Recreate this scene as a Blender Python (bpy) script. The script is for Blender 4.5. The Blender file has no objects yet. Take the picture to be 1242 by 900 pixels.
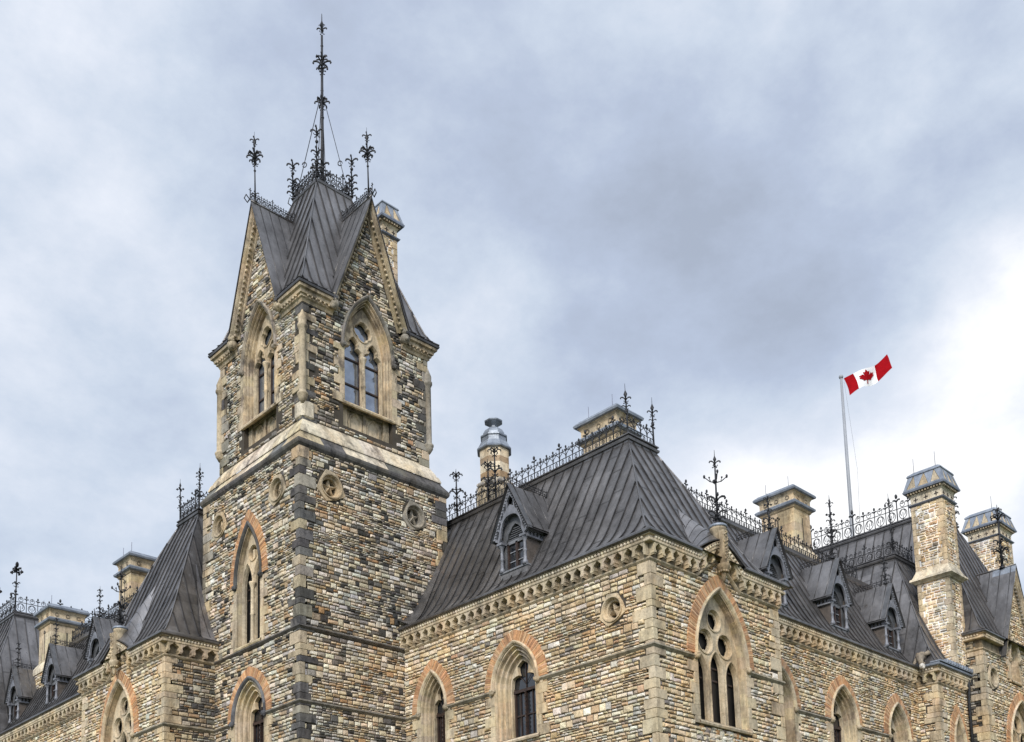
import bpy, math, random
from mathutils import Vector, Matrix
from mathutils.geometry import tessellate_polygon
PI = math.pi
scene = bpy.context.scene
COL = scene.collection

# ------------------------------------------------------------------ camera
PITCH, ROLL, YAW = 0.1325, -0.0285, 0.8046
FPX, CX, CY = 1319.736, 612.357, 1015.858
def cam_axes():
    fwd = Vector((math.cos(YAW)*math.cos(PITCH), math.sin(YAW)*math.cos(PITCH), math.sin(PITCH)))
    right = Vector((math.sin(YAW), -math.cos(YAW), 0)); up = right.cross(fwd)
    c, s = math.cos(ROLL), math.sin(ROLL)
    return c*right+s*up, -s*right+c*up, fwd
R_, U_, F_ = cam_axes()
cam = bpy.data.cameras.new('camera'); co = bpy.data.objects.new('camera', cam); COL.objects.link(co)
co.matrix_world = Matrix(((R_.x, U_.x, -F_.x, 0), (R_.y, U_.y, -F_.y, 0), (R_.z, U_.z, -F_.z, 0), (0, 0, 0, 1)))
cam.sensor_width = 36; cam.lens = FPX*36/1242
cam.shift_x = (621-CX)/1242; cam.shift_y = (CY-450)/1242
cam.clip_start = 0.1; cam.clip_end = 5000
scene.camera = co

# ------------------------------------------------------------------ world and sun
def pixdir(px, py):
    return (F_ + (px-CX)/FPX*R_ - (py-CY)/FPX*U_).normalized()
SUN_TO = Vector((-0.80, -0.52, 0.62)).normalized()
world = bpy.data.worlds.new('World'); scene.world = world; world.use_nodes = True
nt = world.node_tree; nt.nodes.clear()
def N(nt, t, **k):
    n = nt.nodes.new(t)
    for a, b in k.items(): setattr(n, a, b)
    return n
def L(nt, a, b): nt.links.new(a, b)
def math_(nt, op, a, b=None, clamp=False):
    n = N(nt, 'ShaderNodeMath', operation=op, use_clamp=clamp)
    for i, v in enumerate((a, b)):
        if v is None: continue
        if isinstance(v, (int, float)): n.inputs[i].default_value = v
        else: L(nt, v, n.inputs[i])
    return n.outputs[0]
out = N(nt, 'ShaderNodeOutputWorld')
sky = N(nt, 'ShaderNodeTexSky', sky_type='NISHITA'); sky.sun_disc = False
sky.sun_elevation = math.asin(SUN_TO.z); sky.sun_rotation = math.atan2(SUN_TO.x, SUN_TO.y)
bg1 = N(nt, 'ShaderNodeBackground'); bg1.inputs[1].default_value = 0.10; L(nt, sky.outputs[0], bg1.inputs[0])
tc = N(nt, 'ShaderNodeTexCoord')
dirv = tc.outputs['Generated']
n1 = N(nt, 'ShaderNodeTexNoise'); n1.inputs['Scale'].default_value = 2.6; n1.inputs['Detail'].default_value = 12; n1.inputs['Roughness'].default_value = 0.56; n1.inputs['Distortion'].default_value = 0.15
mp = N(nt, 'ShaderNodeMapping'); mp.inputs['Scale'].default_value = (1, 1, 1.5); mp.inputs['Location'].default_value = (3.1, 1.7, 0.4)
L(nt, dirv, mp.inputs[0]); L(nt, mp.outputs[0], n1.inputs[0])
n2 = N(nt, 'ShaderNodeTexNoise'); n2.inputs['Scale'].default_value = 8.0; n2.inputs['Detail'].default_value = 12; n2.inputs['Roughness'].default_value = 0.66; n2.inputs['Distortion'].default_value = 0.0
L(nt, mp.outputs[0], n2.inputs[0])
acc = math_(nt, 'ADD', math_(nt, 'MULTIPLY', math_(nt, 'SUBTRACT', n1.outputs[0], 0.5), 1.95), math_(nt, 'MULTIPLY', math_(nt, 'SUBTRACT', n2.outputs[0], 0.5), 0.62))
acc = math_(nt, 'ADD', acc, 0.42)
# banks of cloud: a direction in the sky, its angular size in degrees, brighter or darker
BANKS = [((1040, 640), 4.6, 0.60), ((1050, 455), 3.6, -0.26), ((1150, 555), 4.2, 0.58), ((1240, 370), 3.4, 0.72), ((890, 600), 2.6, 0.34), ((1235, 560), 4, 0.15), ((10, 120), 8, 0.36), ((30, 480), 9, -0.10), ((480, 480), 7, -0.06), ((790, 20), 3.5, 0.26), ((960, 250), 9, -0.22), ((930, 400), 5, -0.18), ((1120, 130), 7, -0.10), ((330, 330), 12, -0.02),
         ((650, 130), 14, 0.06), ((620, 440), 9, 0.05), ((40, 560), 12, 0.02), ((1242, 30), 9, 0.0)]
for (px, py), ang, wgt in BANKS:
    d = pixdir(px, py)
    dp = N(nt, 'ShaderNodeVectorMath', operation='DOT_PRODUCT'); L(nt, dirv, dp.inputs[0]); dp.inputs[1].default_value = d
    a = math_(nt, 'SUBTRACT', 1.0, dp.outputs['Value'])
    g = math_(nt, 'POWER', 2.718, math_(nt, 'MULTIPLY', a, -1.0/(math.radians(ang)**2*0.9)))
    acc = math_(nt, 'ADD', acc, math_(nt, 'MULTIPLY', g, wgt))
rp = N(nt, 'ShaderNodeValToRGB'); L(nt, acc, rp.inputs[0])
e = rp.color_ramp.elements
e[0].position = 0.0; e[0].color = (0.375, 0.425, 0.525, 1)
e[1].position = 1.0; e[1].color = (1.0, 1.0, 1.0, 1)
for p, c in ((0.25, (0.45, 0.515, 0.645)), (0.45, (0.56, 0.63, 0.74)), (0.72, (0.74, 0.78, 0.86))):
    x = rp.color_ramp.elements.new(p); x.color = (*c, 1)
bg2 = N(nt, 'ShaderNodeBackground')
dp = N(nt, 'ShaderNodeVectorMath', operation='DOT_PRODUCT'); L(nt, dirv, dp.inputs[0]); dp.inputs[1].default_value = SUN_TO
gl_ = math_(nt, 'POWER', 2.718, math_(nt, 'MULTIPLY', math_(nt, 'SUBTRACT', 1.0, dp.outputs['Value']), -3.6))   # bright cloud round the veiled sun, added out of view to light the walls
L(nt, math_(nt, 'ADD', math_(nt, 'MULTIPLY', gl_, 1.6), 0.68), bg2.inputs[1]); L(nt, rp.outputs[0], bg2.inputs[0])
mx = N(nt, 'ShaderNodeMixShader'); mx.inputs[0].default_value = 0.93
L(nt, bg1.outputs[0], mx.inputs[1]); L(nt, bg2.outputs[0], mx.inputs[2]); L(nt, mx.outputs[0], out.inputs[0])
sl = bpy.data.lights.new('sun', 'SUN'); sl.energy = 1.5; sl.angle = math.radians(10); sl.color = (1.0, 0.93, 0.82)
so = bpy.data.objects.new('sun', sl); COL.objects.link(so)
so.rotation_euler = (-SUN_TO).to_track_quat('-Z', 'Y').to_euler()
scene.view_settings.view_transform = 'Standard'; scene.view_settings.look = 'None'
scene.view_settings.exposure = 0.74; scene.view_settings.gamma = 1.0; scene.view_settings.use_curve_mapping = False

# ------------------------------------------------------------------ materials
def newmat(name):
    m = bpy.data.materials.new(name); m.use_nodes = True
    return m, m.node_tree, m.node_tree.nodes['Principled BSDF']
def obco(nt):
    t = N(nt, 'ShaderNodeNewGeometry'); return t.outputs['Position']
def noise(nt, vec, sc, det=4, ro=0.55, scl=None):
    n = N(nt, 'ShaderNodeTexNoise'); n.inputs['Scale'].default_value = sc; n.inputs['Detail'].default_value = det; n.inputs['Roughness'].default_value = ro
    if scl:
        mp = N(nt, 'ShaderNodeMapping'); mp.inputs['Scale'].default_value = scl; L(nt, vec, mp.inputs[0]); vec = mp.outputs[0]
    L(nt, vec, n.inputs[0]); return n.outputs[0]
def ramp(nt, fac, pts):
    r = N(nt, 'ShaderNodeValToRGB'); L(nt, fac, r.inputs[0]); el = r.color_ramp.elements
    el[0].position, el[0].color = pts[0][0], (*pts[0][1], 1); el[1].position, el[1].color = pts[-1][0], (*pts[-1][1], 1)
    for p, c in pts[1:-1]:
        x = el.new(p); x.color = (*c, 1)
    return r.outputs[0]
def mul(nt, a, b, fac=1.0, typ='MULTIPLY'):
    m = N(nt, 'ShaderNodeMix', data_type='RGBA', blend_type=typ); m.inputs[0].default_value = fac
    L(nt, a, m.inputs[6]); L(nt, b, m.inputs[7]); return m.outputs[2]
def stone_mat(name, bump=0.6, grime=0.35, fine=60, soot=0):
    m, nt, b = newmat(name)
    at = N(nt, 'ShaderNodeAttribute', attribute_name='Col')
    P = obco(nt)
    v1 = ramp(nt, noise(nt, P, 9, 6, .65), [(0.3, (.72, .71, .70)), (0.5, (1, 1, 1)), (0.72, (1.16, 1.13, 1.08))])
    v2 = ramp(nt, noise(nt, P, fine, 3, .6), [(0.3, (.78, .77, .76)), (0.6, (1.08, 1.08, 1.08))])
    v3 = ramp(nt, noise(nt, P, 1.9, 7, .7, (1, 1, .22)), [(0.36, (1-grime, 1-grime*1.02, 1-grime*1.05)), (0.54, (1, 1, 1))])
    v4 = ramp(nt, noise(nt, P, .8, 5, .6, (1, 1, .6)), [(0.35, (.90, .93, .97)), (0.5, (1, 1, 1)), (0.65, (1.08, .99, .88))])
    c = mul(nt, mul(nt, mul(nt, mul(nt, at.outputs['Color'], v1), v2), v3), v4)
    if soot:
        v5 = ramp(nt, noise(nt, P, 1.7, 9, .72, (1, 1, .55)), [(0.38, (1-soot, 1-soot, 1-soot*.97)), (0.45, (.84, .83, .82)), (0.51, (1.04, 1.03, 1.01))])
        c = mul(nt, c, v5)
    L(nt, c, b.inputs['Base Color']); b.inputs['Roughness'].default_value = .92; b.inputs['Specular IOR Level'].default_value = .25
    bp = N(nt, 'ShaderNodeBump'); bp.inputs['Strength'].default_value = bump; bp.inputs['Distance'].default_value = .03
    h = math_(nt, 'ADD', noise(nt, P, 14, 5, .65), math_(nt, 'MULTIPLY', noise(nt, P, fine, 3, .6), .35))
    L(nt, h, bp.inputs['Height']); L(nt, bp.outputs[0], b.inputs['Normal'])
    return m
M = {}
M['rubble'] = stone_mat('rubble_stone', 1.0, .38, 45)
M['ashlar'] = stone_mat('ashlar_stone', .45, .46, 60, .35)
M['sooty'] = stone_mat('sooty_ashlar_stone', .5, .45, 60, .62)
M['brick'] = stone_mat('orange_brick', .4, .2, 70)
def metal_mat(name, a, b_, metallic, r0, r1, sc=1.2, stretch=(1, 1, 1)):
    m, nt, b = newmat(name); P = obco(nt)
    n = noise(nt, P, sc, 7, .68, stretch)
    if name == 'weathered_copper_roof': n = math_(nt, 'ADD', math_(nt, 'MULTIPLY', n, .62), math_(nt, 'MULTIPLY', noise(nt, P, 3.2, 6, .7, (1, 1, .22)), .38))
    at = N(nt, 'ShaderNodeAttribute', attribute_name='Col')
    c = mul(nt, ramp(nt, n, [(.34, a), (.66, b_)]), at.outputs['Color'])
    L(nt, c, b.inputs['Base Color']); b.inputs['Metallic'].default_value = metallic
    n2 = noise(nt, P, sc*5, 5, .6)
    mr = N(nt, 'ShaderNodeMapRange'); L(nt, n2, mr.inputs[0]); mr.inputs[1].default_value = .3; mr.inputs[2].default_value = .7; mr.inputs[3].default_value = r0; mr.inputs[4].default_value = r1
    L(nt, mr.outputs[0], b.inputs['Roughness'])
    bp = N(nt, 'ShaderNodeBump'); bp.inputs['Strength'].default_value = .55; bp.inputs['Distance'].default_value = .03
    L(nt, noise(nt, P, 2.5, 3, .5), bp.inputs['Height']); L(nt, bp.outputs[0], b.inputs['Normal'])
    return m
M['roof'] = metal_mat('weathered_copper_roof', (.085, .080, .078), (.275, .262, .258), .72, .25, .50, .9, (1, 1, .4))
M['lead'] = metal_mat('lead_sheet', (.15, .17, .205), (.31, .34, .385), .35, .4, .6, 2.5)
M['paint'] = metal_mat('grey_painted_dormer', (.105, .108, .115), (.22, .225, .24), .15, .45, .65, 3)
M['iron'] = metal_mat('wrought_iron', (.012, .012, .014), (.03, .03, .034), .3, .45, .65, 6)
M['wood'] = metal_mat('dark_brown_sash', (.018, .010, .008), (.05, .028, .02), 0, .4, .6, 6)
M['white'] = metal_mat('pale_pole_paint', (.24, .25, .27), (.30, .31, .33), .0, .5, .6, 1)
def plain(name, col, rough=.8, metallic=0, spec=.5):
    m, nt, b = newmat(name); P = obco(nt)
    c = ramp(nt, noise(nt, P, 3, 5), [(.3, tuple(x*.8 for x in col)), (.7, tuple(min(1, x*1.12) for x in col))])
    L(nt, c, b.inputs['Base Color']); b.inputs['Roughness'].default_value = rough; b.inputs['Metallic'].default_value = metallic
    b.inputs['Specular IOR Level'].default_value = spec
    return m
M['mortar'] = plain('mortar', (.075, .064, .051), .95, 0, .1)
M['glass'] = plain('window_glass', (.012, .014, .018), .06, 0, .9)
M['darkglass'] = plain('dark_window_glass', (.010, .010, .010), .35, 0, .25)
M['paleglass'] = plain('reflective_window_glass', (.30, .33, .38), .08, .75, 1)
for k_ in ('glass', 'paleglass'):
    nt_ = M[k_].node_tree; b_ = nt_.nodes['Principled BSDF']; bp_ = N(nt_, 'ShaderNodeBump'); bp_.inputs['Strength'].default_value = .35; bp_.inputs['Distance'].default_value = .05
    L(nt_, noise(nt_, obco(nt_), 1.6, 2, .5), bp_.inputs['Height']); L(nt_, bp_.outputs[0], b_.inputs['Normal'])
M['dark'] = plain('dark_interior', (.01, .009, .008), .9, 0, .1)
M['red'] = plain('red_flag_cloth', (.30, .002, .006), .85, 0, .1)
M['cloth'] = plain('white_flag_cloth', (.80, .80, .80), .7)
M['ground'] = plain('lawn_ground', (.06, .08, .03), .95, 0, .1)

# ------------------------------------------------------------------ mesh building
class MB:
    def __init__(s): s.v = []; s.f = []; s.c = []; s.m = []; s.sm = []
    def add(s, vs, fs, col=(1, 1, 1), mi=0, smooth=False):
        o = len(s.v); s.v += [tuple(p) for p in vs]
        for f in fs: s.f.append([o+i for i in f]); s.c.append(col); s.m.append(mi); s.sm.append(smooth)
    def build(s, name, mats, parent=None, label=None):
        me = bpy.data.meshes.new(name); me.from_pydata(s.v, [], s.f); me.update()
        if not isinstance(mats, (list, tuple)): mats = [mats]
        for m in mats: me.materials.append(M[m])
        me.polygons.foreach_set('material_index', s.m); me.polygons.foreach_set('use_smooth', s.sm)
        ca = me.color_attributes.new('Col', 'FLOAT_COLOR', 'CORNER'); buf = []
        for f, c in zip(s.f, s.c): buf += [c[0], c[1], c[2], 1.0]*len(f)
        ca.data.foreach_set('color', buf)
        o = bpy.data.objects.new(name, me); COL.objects.link(o)
        if parent: o.parent = parent
        if label: o['label'] = label
        return o
def grid(mb, rows, col=(1, 1, 1), mi=0, closed=False, cap=False, smooth=False):
    n = len(rows[0]); vs = [p for r in rows for p in r]; fs = []
    for i in range(len(rows)-1):
        for j in range(n if closed else n-1):
            a = i*n+j; b = i*n+(j+1) % n
            fs.append((a, b, b+n, a+n))
    if cap: fs.append(tuple(range(n))[::-1]); fs.append(tuple((len(rows)-1)*n+k for k in range(n)))
    mb.add(vs, fs, col, mi, smooth)
def FB(X): return lambda s, h, o=0.: (X-o, -s, h)       # wall facing -X, s = -Y
def FA(Y): return lambda s, h, o=0.: (s, Y-o, h)        # wall facing -Y, s = X
BOXF = [(0, 1, 2, 3), (7, 6, 5, 4), (0, 4, 5, 1), (1, 5, 6, 2), (2, 6, 7, 3), (3, 7, 4, 0)]
def box(mb, fr, s0, s1, h0, h1, o0, o1, col=(1, 1, 1), mi=0):
    mb.add([fr(s0, h0, o1), fr(s1, h0, o1), fr(s1, h1, o1), fr(s0, h1, o1), fr(s0, h0, o0), fr(s1, h0, o0), fr(s1, h1, o0), fr(s0, h1, o0)], BOXF, col, mi)
W = lambda s, h, o=0.: (s, -o, h)
def wbox(mb, x0, x1, y0, y1, z0, z1, col=(1, 1, 1), mi=0):
    vs = [(x0, y0, z0), (x1, y0, z0), (x1, y0, z1), (x0, y0, z1), (x0, y1, z0), (x1, y1, z0), (x1, y1, z1), (x0, y1, z1)]
    mb.add(vs, BOXF, col, mi)
def bevbox(mb, x0, x1, y0, y1, z0, z1, b=.015, col=(1, 1, 1), mi=0, j=0):
    # box with chamfered edges: 3 rings per vertical direction
    rows = []
    for z, k in ((z0, b), (z0+b, 0), (z1-b, 0), (z1, b)):
        a0, a1, c0, c1 = x0+k, x1-k, y0+k, y1-k
        q = b
        rows.append([(a0+q, c0, z), (a1-q, c0, z), (a1, c0+q, z), (a1, c1-q, z), (a1-q, c1, z), (a0+q, c1, z), (a0, c1-q, z), (a0, c0+q, z)])
    grid(mb, rows, col, mi, closed=True, cap=True)
def tube(mb, pts, r, k=4, col=(1, 1, 1), mi=0, smooth=True):
    P = [Vector(p) for p in pts]; n = len(P)
    if not isinstance(r, (list, tuple)): r = [r]*n
    rows = []; u = None
    for i in range(n):
        t = (P[min(i+1, n-1)]-P[max(i-1, 0)])
        if t.length < 1e-9: t = Vector((0, 0, 1))
        t.normalize()
        if u is None:
            ref = Vector((0, 0, 1)) if abs(t.z) < .9 else Vector((1, 0, 0))
            u = t.cross(ref).normalized()
        else:
            u = (u-t*u.dot(t))
            u = u.normalized() if u.length > 1e-6 else t.orthogonal().normalized()
        v = t.cross(u)
        rows.append([P[i]+(u*math.cos(2*PI*j/k)+v*math.sin(2*PI*j/k))*r[i] for j in range(k)])
    grid(mb, rows, col, mi, closed=True, cap=True, smooth=smooth)
def ball(mb, c, r, col=(1, 1, 1), mi=0, k=6, sz=1.0):
    rows = []
    for a in (-80, -40, 0, 40, 80):
        t = math.radians(a)
        rows.append([(c[0]+r*math.cos(t)*math.cos(2*PI*j/k), c[1]+r*math.cos(t)*math.sin(2*PI*j/k), c[2]+r*sz*math.sin(t)) for j in range(k)])
    grid(mb, rows, col, mi, closed=True, cap=True, smooth=True)
def lathe(mb, c, prof, k=12, col=(1, 1, 1), mi=0, smooth=True, rot=0.):
    rows = [[(c[0]+r*math.cos(2*PI*(j+rot)/k), c[1]+r*math.sin(2*PI*(j+rot)/k), c[2]+z) for j in range(k)] for r, z in prof]
    grid(mb, rows, col, mi, closed=True, cap=True, smooth=smooth)
def sweep(mb, path, prof, col=(1, 1, 1), mi=0, closed=False, smooth=False, vary=None):
    # path: 3-D points travelled so that outward = (dy,-dx); prof: (out, height)
    P = [Vector(p) for p in path]; n = len(P); rows = []
    def nrm(a, b):
        d = (b-a); d.z = 0
        return Vector((d.y, -d.x, 0)).normalized() if d.length > 1e-9 else None
    for i in range(n):
        a = nrm(P[i-1], P[i]) if (i > 0 or closed) else None
        b = nrm(P[i], P[(i+1) % n]) if (i < n-1 or closed) else None
        if a is None: a = b
        if b is None: b = a
        m = (a+b)/(1+a.dot(b))
        rows.append([P[i]+m*o+Vector((0, 0, h)) for o, h in prof])
    if closed: rows.append(rows[0])
    for i in range(len(rows)-1):
        grid(mb, [rows[i], rows[i+1]], vary() if vary else col, mi, closed=False, smooth=smooth)
    if not closed:
        for r in (rows[0], rows[-1]): mb.add(r, [tuple(range(len(r)))], col, mi)
def plate(mb, fr, outer, holes, of, ob, col=(1, 1, 1), mi=0, side=True):
    loops = [outer]+list(holes)
    tri = tessellate_polygon([[Vector((p[0], p[1], 0)) for p in l] for l in loops])
    flat = [p for l in loops for p in l]
    mb.add([fr(p[0], p[1], of) for p in flat], tri, col, mi)
    if side:
        for l in loops:
            m = len(l)
            grid(mb, [[fr(p[0], p[1], of) for p in l], [fr(p[0], p[1], ob) for p in l]], col, mi, closed=True)

# arches
def arch_e(w, H): return (H*H-w*w)/(2*w)
def arch_path(sc, w, zs, H, off=0., zb=None, n=12):
    e = arch_e(w, H); R = w+e-off; hw = w-off
    ap = math.acos(max(-1, min(1, -e/R))); pts = []
    if zb is not None: pts.append((sc-hw, zb))
    for i in range(n+1):
        th = PI+(ap-PI)*i/n; pts.append((sc+e+R*math.cos(th), zs+R*math.sin(th)))
    for i in range(n-1, -1, -1):
        th = PI+(ap-PI)*i/n; pts.append((sc-e-R*math.cos(th), zs+R*math.sin(th)))
    if zb is not None: pts.append((sc+hw, zb))
    return pts
def arch_hw(h, w, zs, H, off=0., zb=-99):
    if h < zb: return 0
    if h <= zs: return w-off
    e = arch_e(w, H); R = w+e-off; q = R*R-(h-zs)**2
    return max(0, math.sqrt(q)-e) if q > 0 else 0
def arch_sweep(mb, fr, sc, w, zs, H, prof, zb=None, col=(1, 1, 1), n=12, mi=0, smooth=False):
    cols = [arch_path(sc, w, zs, H, off, zb, n) for off, o in prof]
    if zb is not None:
        nj = max(1, int((zs-zb)/.20))
        for c in cols:
            a, b = c[0], c[1]; c[0:1] = [(a[0], a[1]+(b[1]-a[1])*k/nj) for k in range(nj)]
            a, b = c[-1], c[-2]; c[-1:] = [(a[0], a[1]+(b[1]-a[1])*k/nj) for k in range(nj-1, -1, -1)]
    rows = [[fr(*cols[j][i], prof[j][1]) for j in range(len(prof))] for i in range(len(cols[0]))]
    rv = random.Random(int(sc*91+w*7)); cc = col
    for i in range(len(rows)-1):
        if i % 2 == 0: cc = tv(rv, col, .17)
        grid(mb, [rows[i], rows[i+1]], cc, mi, smooth=smooth)
def cusped(sc, a, zb, zs, H, n=14, d=.3):
    e = arch_e(a, H); ap0 = math.acos(-e/(a+e)); left = [(sc-a, zb)]
    for i in range(n+1):
        f = i/n; off = d*a*max(0, 1-abs(f-.5)/.2)**1.0
        if off > 0: off = off**1.0
        R = a+e-off*1.0; th = PI+(ap0-PI)*f
        x = e+R*math.cos(th); x = min(x, -0.002) if f < 1 else 0
        left.append((sc+x, zs+R*math.sin(th)))
    right = [(2*sc-x, z) for x, z in left[::-1]][1:]
    return left+right
def circ(sc, zc, r, n=20): return [(sc+r*math.cos(2*PI*i/n), zc+r*math.sin(2*PI*i/n)) for i in range(n)]
def foil(sc, zc, r, lobes=4, n=32, rot=0., dep=.3):
    return [(sc+r*(1-dep+dep*abs(math.cos(lobes/2*(2*PI*i/n+rot)))**.7)*math.cos(2*PI*i/n), zc+r*(1-dep+dep*abs(math.cos(lobes/2*(2*PI*i/n+rot)))**.7)*math.sin(2*PI*i/n)) for i in range(n)]
def ring(mb, fr, outline, prof, col, mi=0, centre=None):
    # moulding round a closed outline; prof: (inward offset as distance, out)
    n = len(outline); rows = []
    for i in range(n):
        p0, p, p1 = outline[i-1], outline[i], outline[(i+1) % n]
        tx, tz = p1[0]-p0[0], p1[1]-p0[1]; l = math.hypot(tx, tz) or 1
        nx, nz = tz/l, -tx/l
        if (centre[0]-p[0])*nx+(centre[1]-p[1])*nz < 0: nx, nz = -nx, -nz
        rows.append([fr(p[0]+nx*d, p[1]+nz*d, o) for d, o in prof])
    rows.append(rows[0]); grid(mb, rows, col, mi)

# ------------------------------------------------------------------ masonry
PAL_MAIN = [(34, (.73, .575, .375)), (22, (.84, .715, .52)), (9, (.66, .60, .52)), (14, (.60, .435, .255)), (2.5, (.60, .40, .25)), (5, (.48, .39, .285)), (1.8, (.25, .22, .185)), (9, (.88, .80, .67))]
PAL_TOWER = [(24, (.64, .535, .385)), (20, (.74, .66, .53)), (14, (.56, .525, .475)), (11, (.48, .36, .225)), (3.5, (.54, .35, .20)), (8, (.30, .275, .24)), (4.5, (.14, .132, .122)), (10, (.80, .745, .64))]
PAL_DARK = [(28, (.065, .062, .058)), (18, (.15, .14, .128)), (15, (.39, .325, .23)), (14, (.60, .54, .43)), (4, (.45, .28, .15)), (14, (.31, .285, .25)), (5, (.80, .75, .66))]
PAL_SHADE = [(24, (.50, .41, .285)), (18, (.58, .505, .385)), (12, (.38, .355, .31)), (13, (.40, .29, .175)), (4, (.45, .28, .16)), (12, (.20, .178, .15)), (7, (.10, .093, .085))]  # pavilion stones with the shade of side walls mixed into the colours
def pick(rng, pal):
    t = rng.random()*sum(w for w, c in pal)
    for w, c in pal:
        t -= w
        if t <= 0: break
    k = rng.uniform(.86, 1.12)
    return tuple(x*k*rng.uniform(.96, 1.04) for x in c)
def one_stone(mb, fr, a, b, c, d, rng, col):
    g = .011; a += g; b -= g; c += g; d -= g
    if b-a < .04 or d-c < .03: return
    dep = rng.uniform(.018, .045); bv = min(.022, (d-c)*.22)
    j = lambda k: rng.uniform(-k, k)
    back = [(a+j(.009), c+j(.009)), (b+j(.009), c+j(.009)), (b+j(.009), d+j(.009)), (a+j(.009), d+j(.009))]
    fx = [(back[0][0]+bv, back[0][1]+bv), (back[1][0]-bv, back[1][1]+bv), (back[2][0]-bv, back[2][1]-bv), (back[3][0]+bv, back[3][1]-bv)]
    vs = [fr(x, z, -.005) for x, z in back]+[fr(x, z, dep+j(.009)) for x, z in fx]
    mxs = a+(b-a)*rng.uniform(.35, .65); vs.append(fr(mxs, (c+d)/2+j(.01), dep+rng.uniform(.004, .022)))
    mb.add(vs, [(0, 1, 5, 4), (1, 2, 6, 5), (2, 3, 7, 6), (3, 0, 4, 7), (4, 5, 8), (5, 6, 8), (6, 7, 8), (7, 4, 8)], col)
def rubble(mb, fr, s0, s1, h0, h1, excl, pal, seed, sc=1.0, top=None):
    rng = random.Random(seed)
    def place(a, b, c, d):
        mid = (c+d)/2; iv = [(a, b)]
        for x0, x1 in excl(mid):
            nv = []
            for p, q in iv:
                if x1 <= p or x0 >= q: nv.append((p, q)); continue
                if x0 > p: nv.append((p, x0))
                if x1 < q: nv.append((x1, q))
            iv = nv
        for p, q in iv:
            if q-p > .07:
                pl = pal((p+q)/2, mid, rng) if callable(pal) else pal
                one_stone(mb, fr, p, q, c, d, rng, pick(rng, pl))
    def course(a, b, c, d):
        hh = d-c; s = a
        while s < b-1e-6:
            w = min(rng.uniform(1.1, 2.3)*hh+rng.uniform(.03, .10)*sc, .42*sc)
            e = s+w
            if b-e < .12*sc: e = b
            place(s, e, c, d); s = e
    h = h0
    while h < h1-1e-6:
        bh = rng.uniform(.20, .37)*sc
        if h1-(h+bh) < .1: bh = h1-h
        s = s0
        while s < s1-1e-6:
            w = rng.uniform(.45, 1.5)*sc; r = rng.random()
            if r < .30: w = rng.uniform(.20, .42)*sc
            e = s+w
            if s1-e < .15: e = s1
            if r < .30 and bh < .32*sc: place(s, e, h, h+bh)
            elif r < .93:
                k = rng.uniform(.36, .64)*bh; course(s, e, h, h+k); course(s, e, h+k, h+bh)
            else:
                k1 = bh*rng.uniform(.27, .38); k2 = k1+bh*rng.uniform(.27, .38)
                course(s, e, h, h+k1); course(s, e, h+k1, h+k2); course(s, e, h+k2, h+bh)
            s = e
        h += bh
TAN = (.585, .485, .345); TAN2 = (.49, .405, .285); PALE = (.68, .60, .465); DARKST = (.12, .115, .11); GREYST = (.33, .30, .25)
def tv(rng, c=TAN, k=.12):
    f = rng.uniform(1-k, 1+k); return (c[0]*f, c[1]*f*rng.uniform(.97, 1.02), c[2]*f*rng.uniform(.93, 1.04))
# quoins: alternating long and short blocks; pattern shared with the rubble's exclusion
QC = {}
def qtab(seed):
    if seed not in QC:
        r = random.Random(seed*131+7); z = 3.0; t = []; k = 0
        while z < 34:
            h = r.choice((.22, .28, .30, .36, .44)); lo, hi = (r.uniform(.38, .72), r.uniform(.16, .28)); k += 1
            if r.random() < .2: hi = lo*.8
            t.append((z, z+h, lo, hi) if k % 2 else (z, z+h, hi, lo)); z += h
        QC[seed] = t
    return QC[seed]
def qlen(h, z0=0., seed=0):
    for a, b, lb, la in qtab(seed):
        if a <= h < b: return lb, la
    return .3, .3
def corner_quoins(mb, x, y, h0, h1, seed, sx=1, sy=1, colf=None, out=.045):
    rng = random.Random(seed)
    for z0, z1, lb, la in qtab(seed):
        a = max(h0, z0); b = min(h1, z1)
        if b-a < .05: continue
        x0, x1 = sorted((x-sx*out, x+sx*la)); y0, y1 = sorted((y-sy*out, y+sy*lb))
        bevbox(mb, x0, x1, y0, y1, a+.004, b-.004, .014, colf(rng, (a+b)/2) if colf else tv(rng))

# ------------------------------------------------------------------ the building
bld = bpy.data.objects.new('parliament_building', None); COL.objects.link(bld); bld.location = (0, 0, 0)
bld['label'] = 'rambling gothic stone building with tall corner tower, dark metal roofs, chimneys and iron cresting'
bld['category'] = 'building'
GZ = -1.7
Z1, Z2 = 9.66, 12.27
XT, XTR, YT, YTL = 20.0, 26.70, 30.59, 37.31
XC, XE, YM = 24.56, 31.35, 19.04
XL, YL, YLE = 17.96, 36.36, 43.6
YR, XLW = 20.77, 19.10
XP, YP, XG, YG = 45.2, 19.87, 48.2, 19.03
XGE = 56.5

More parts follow.
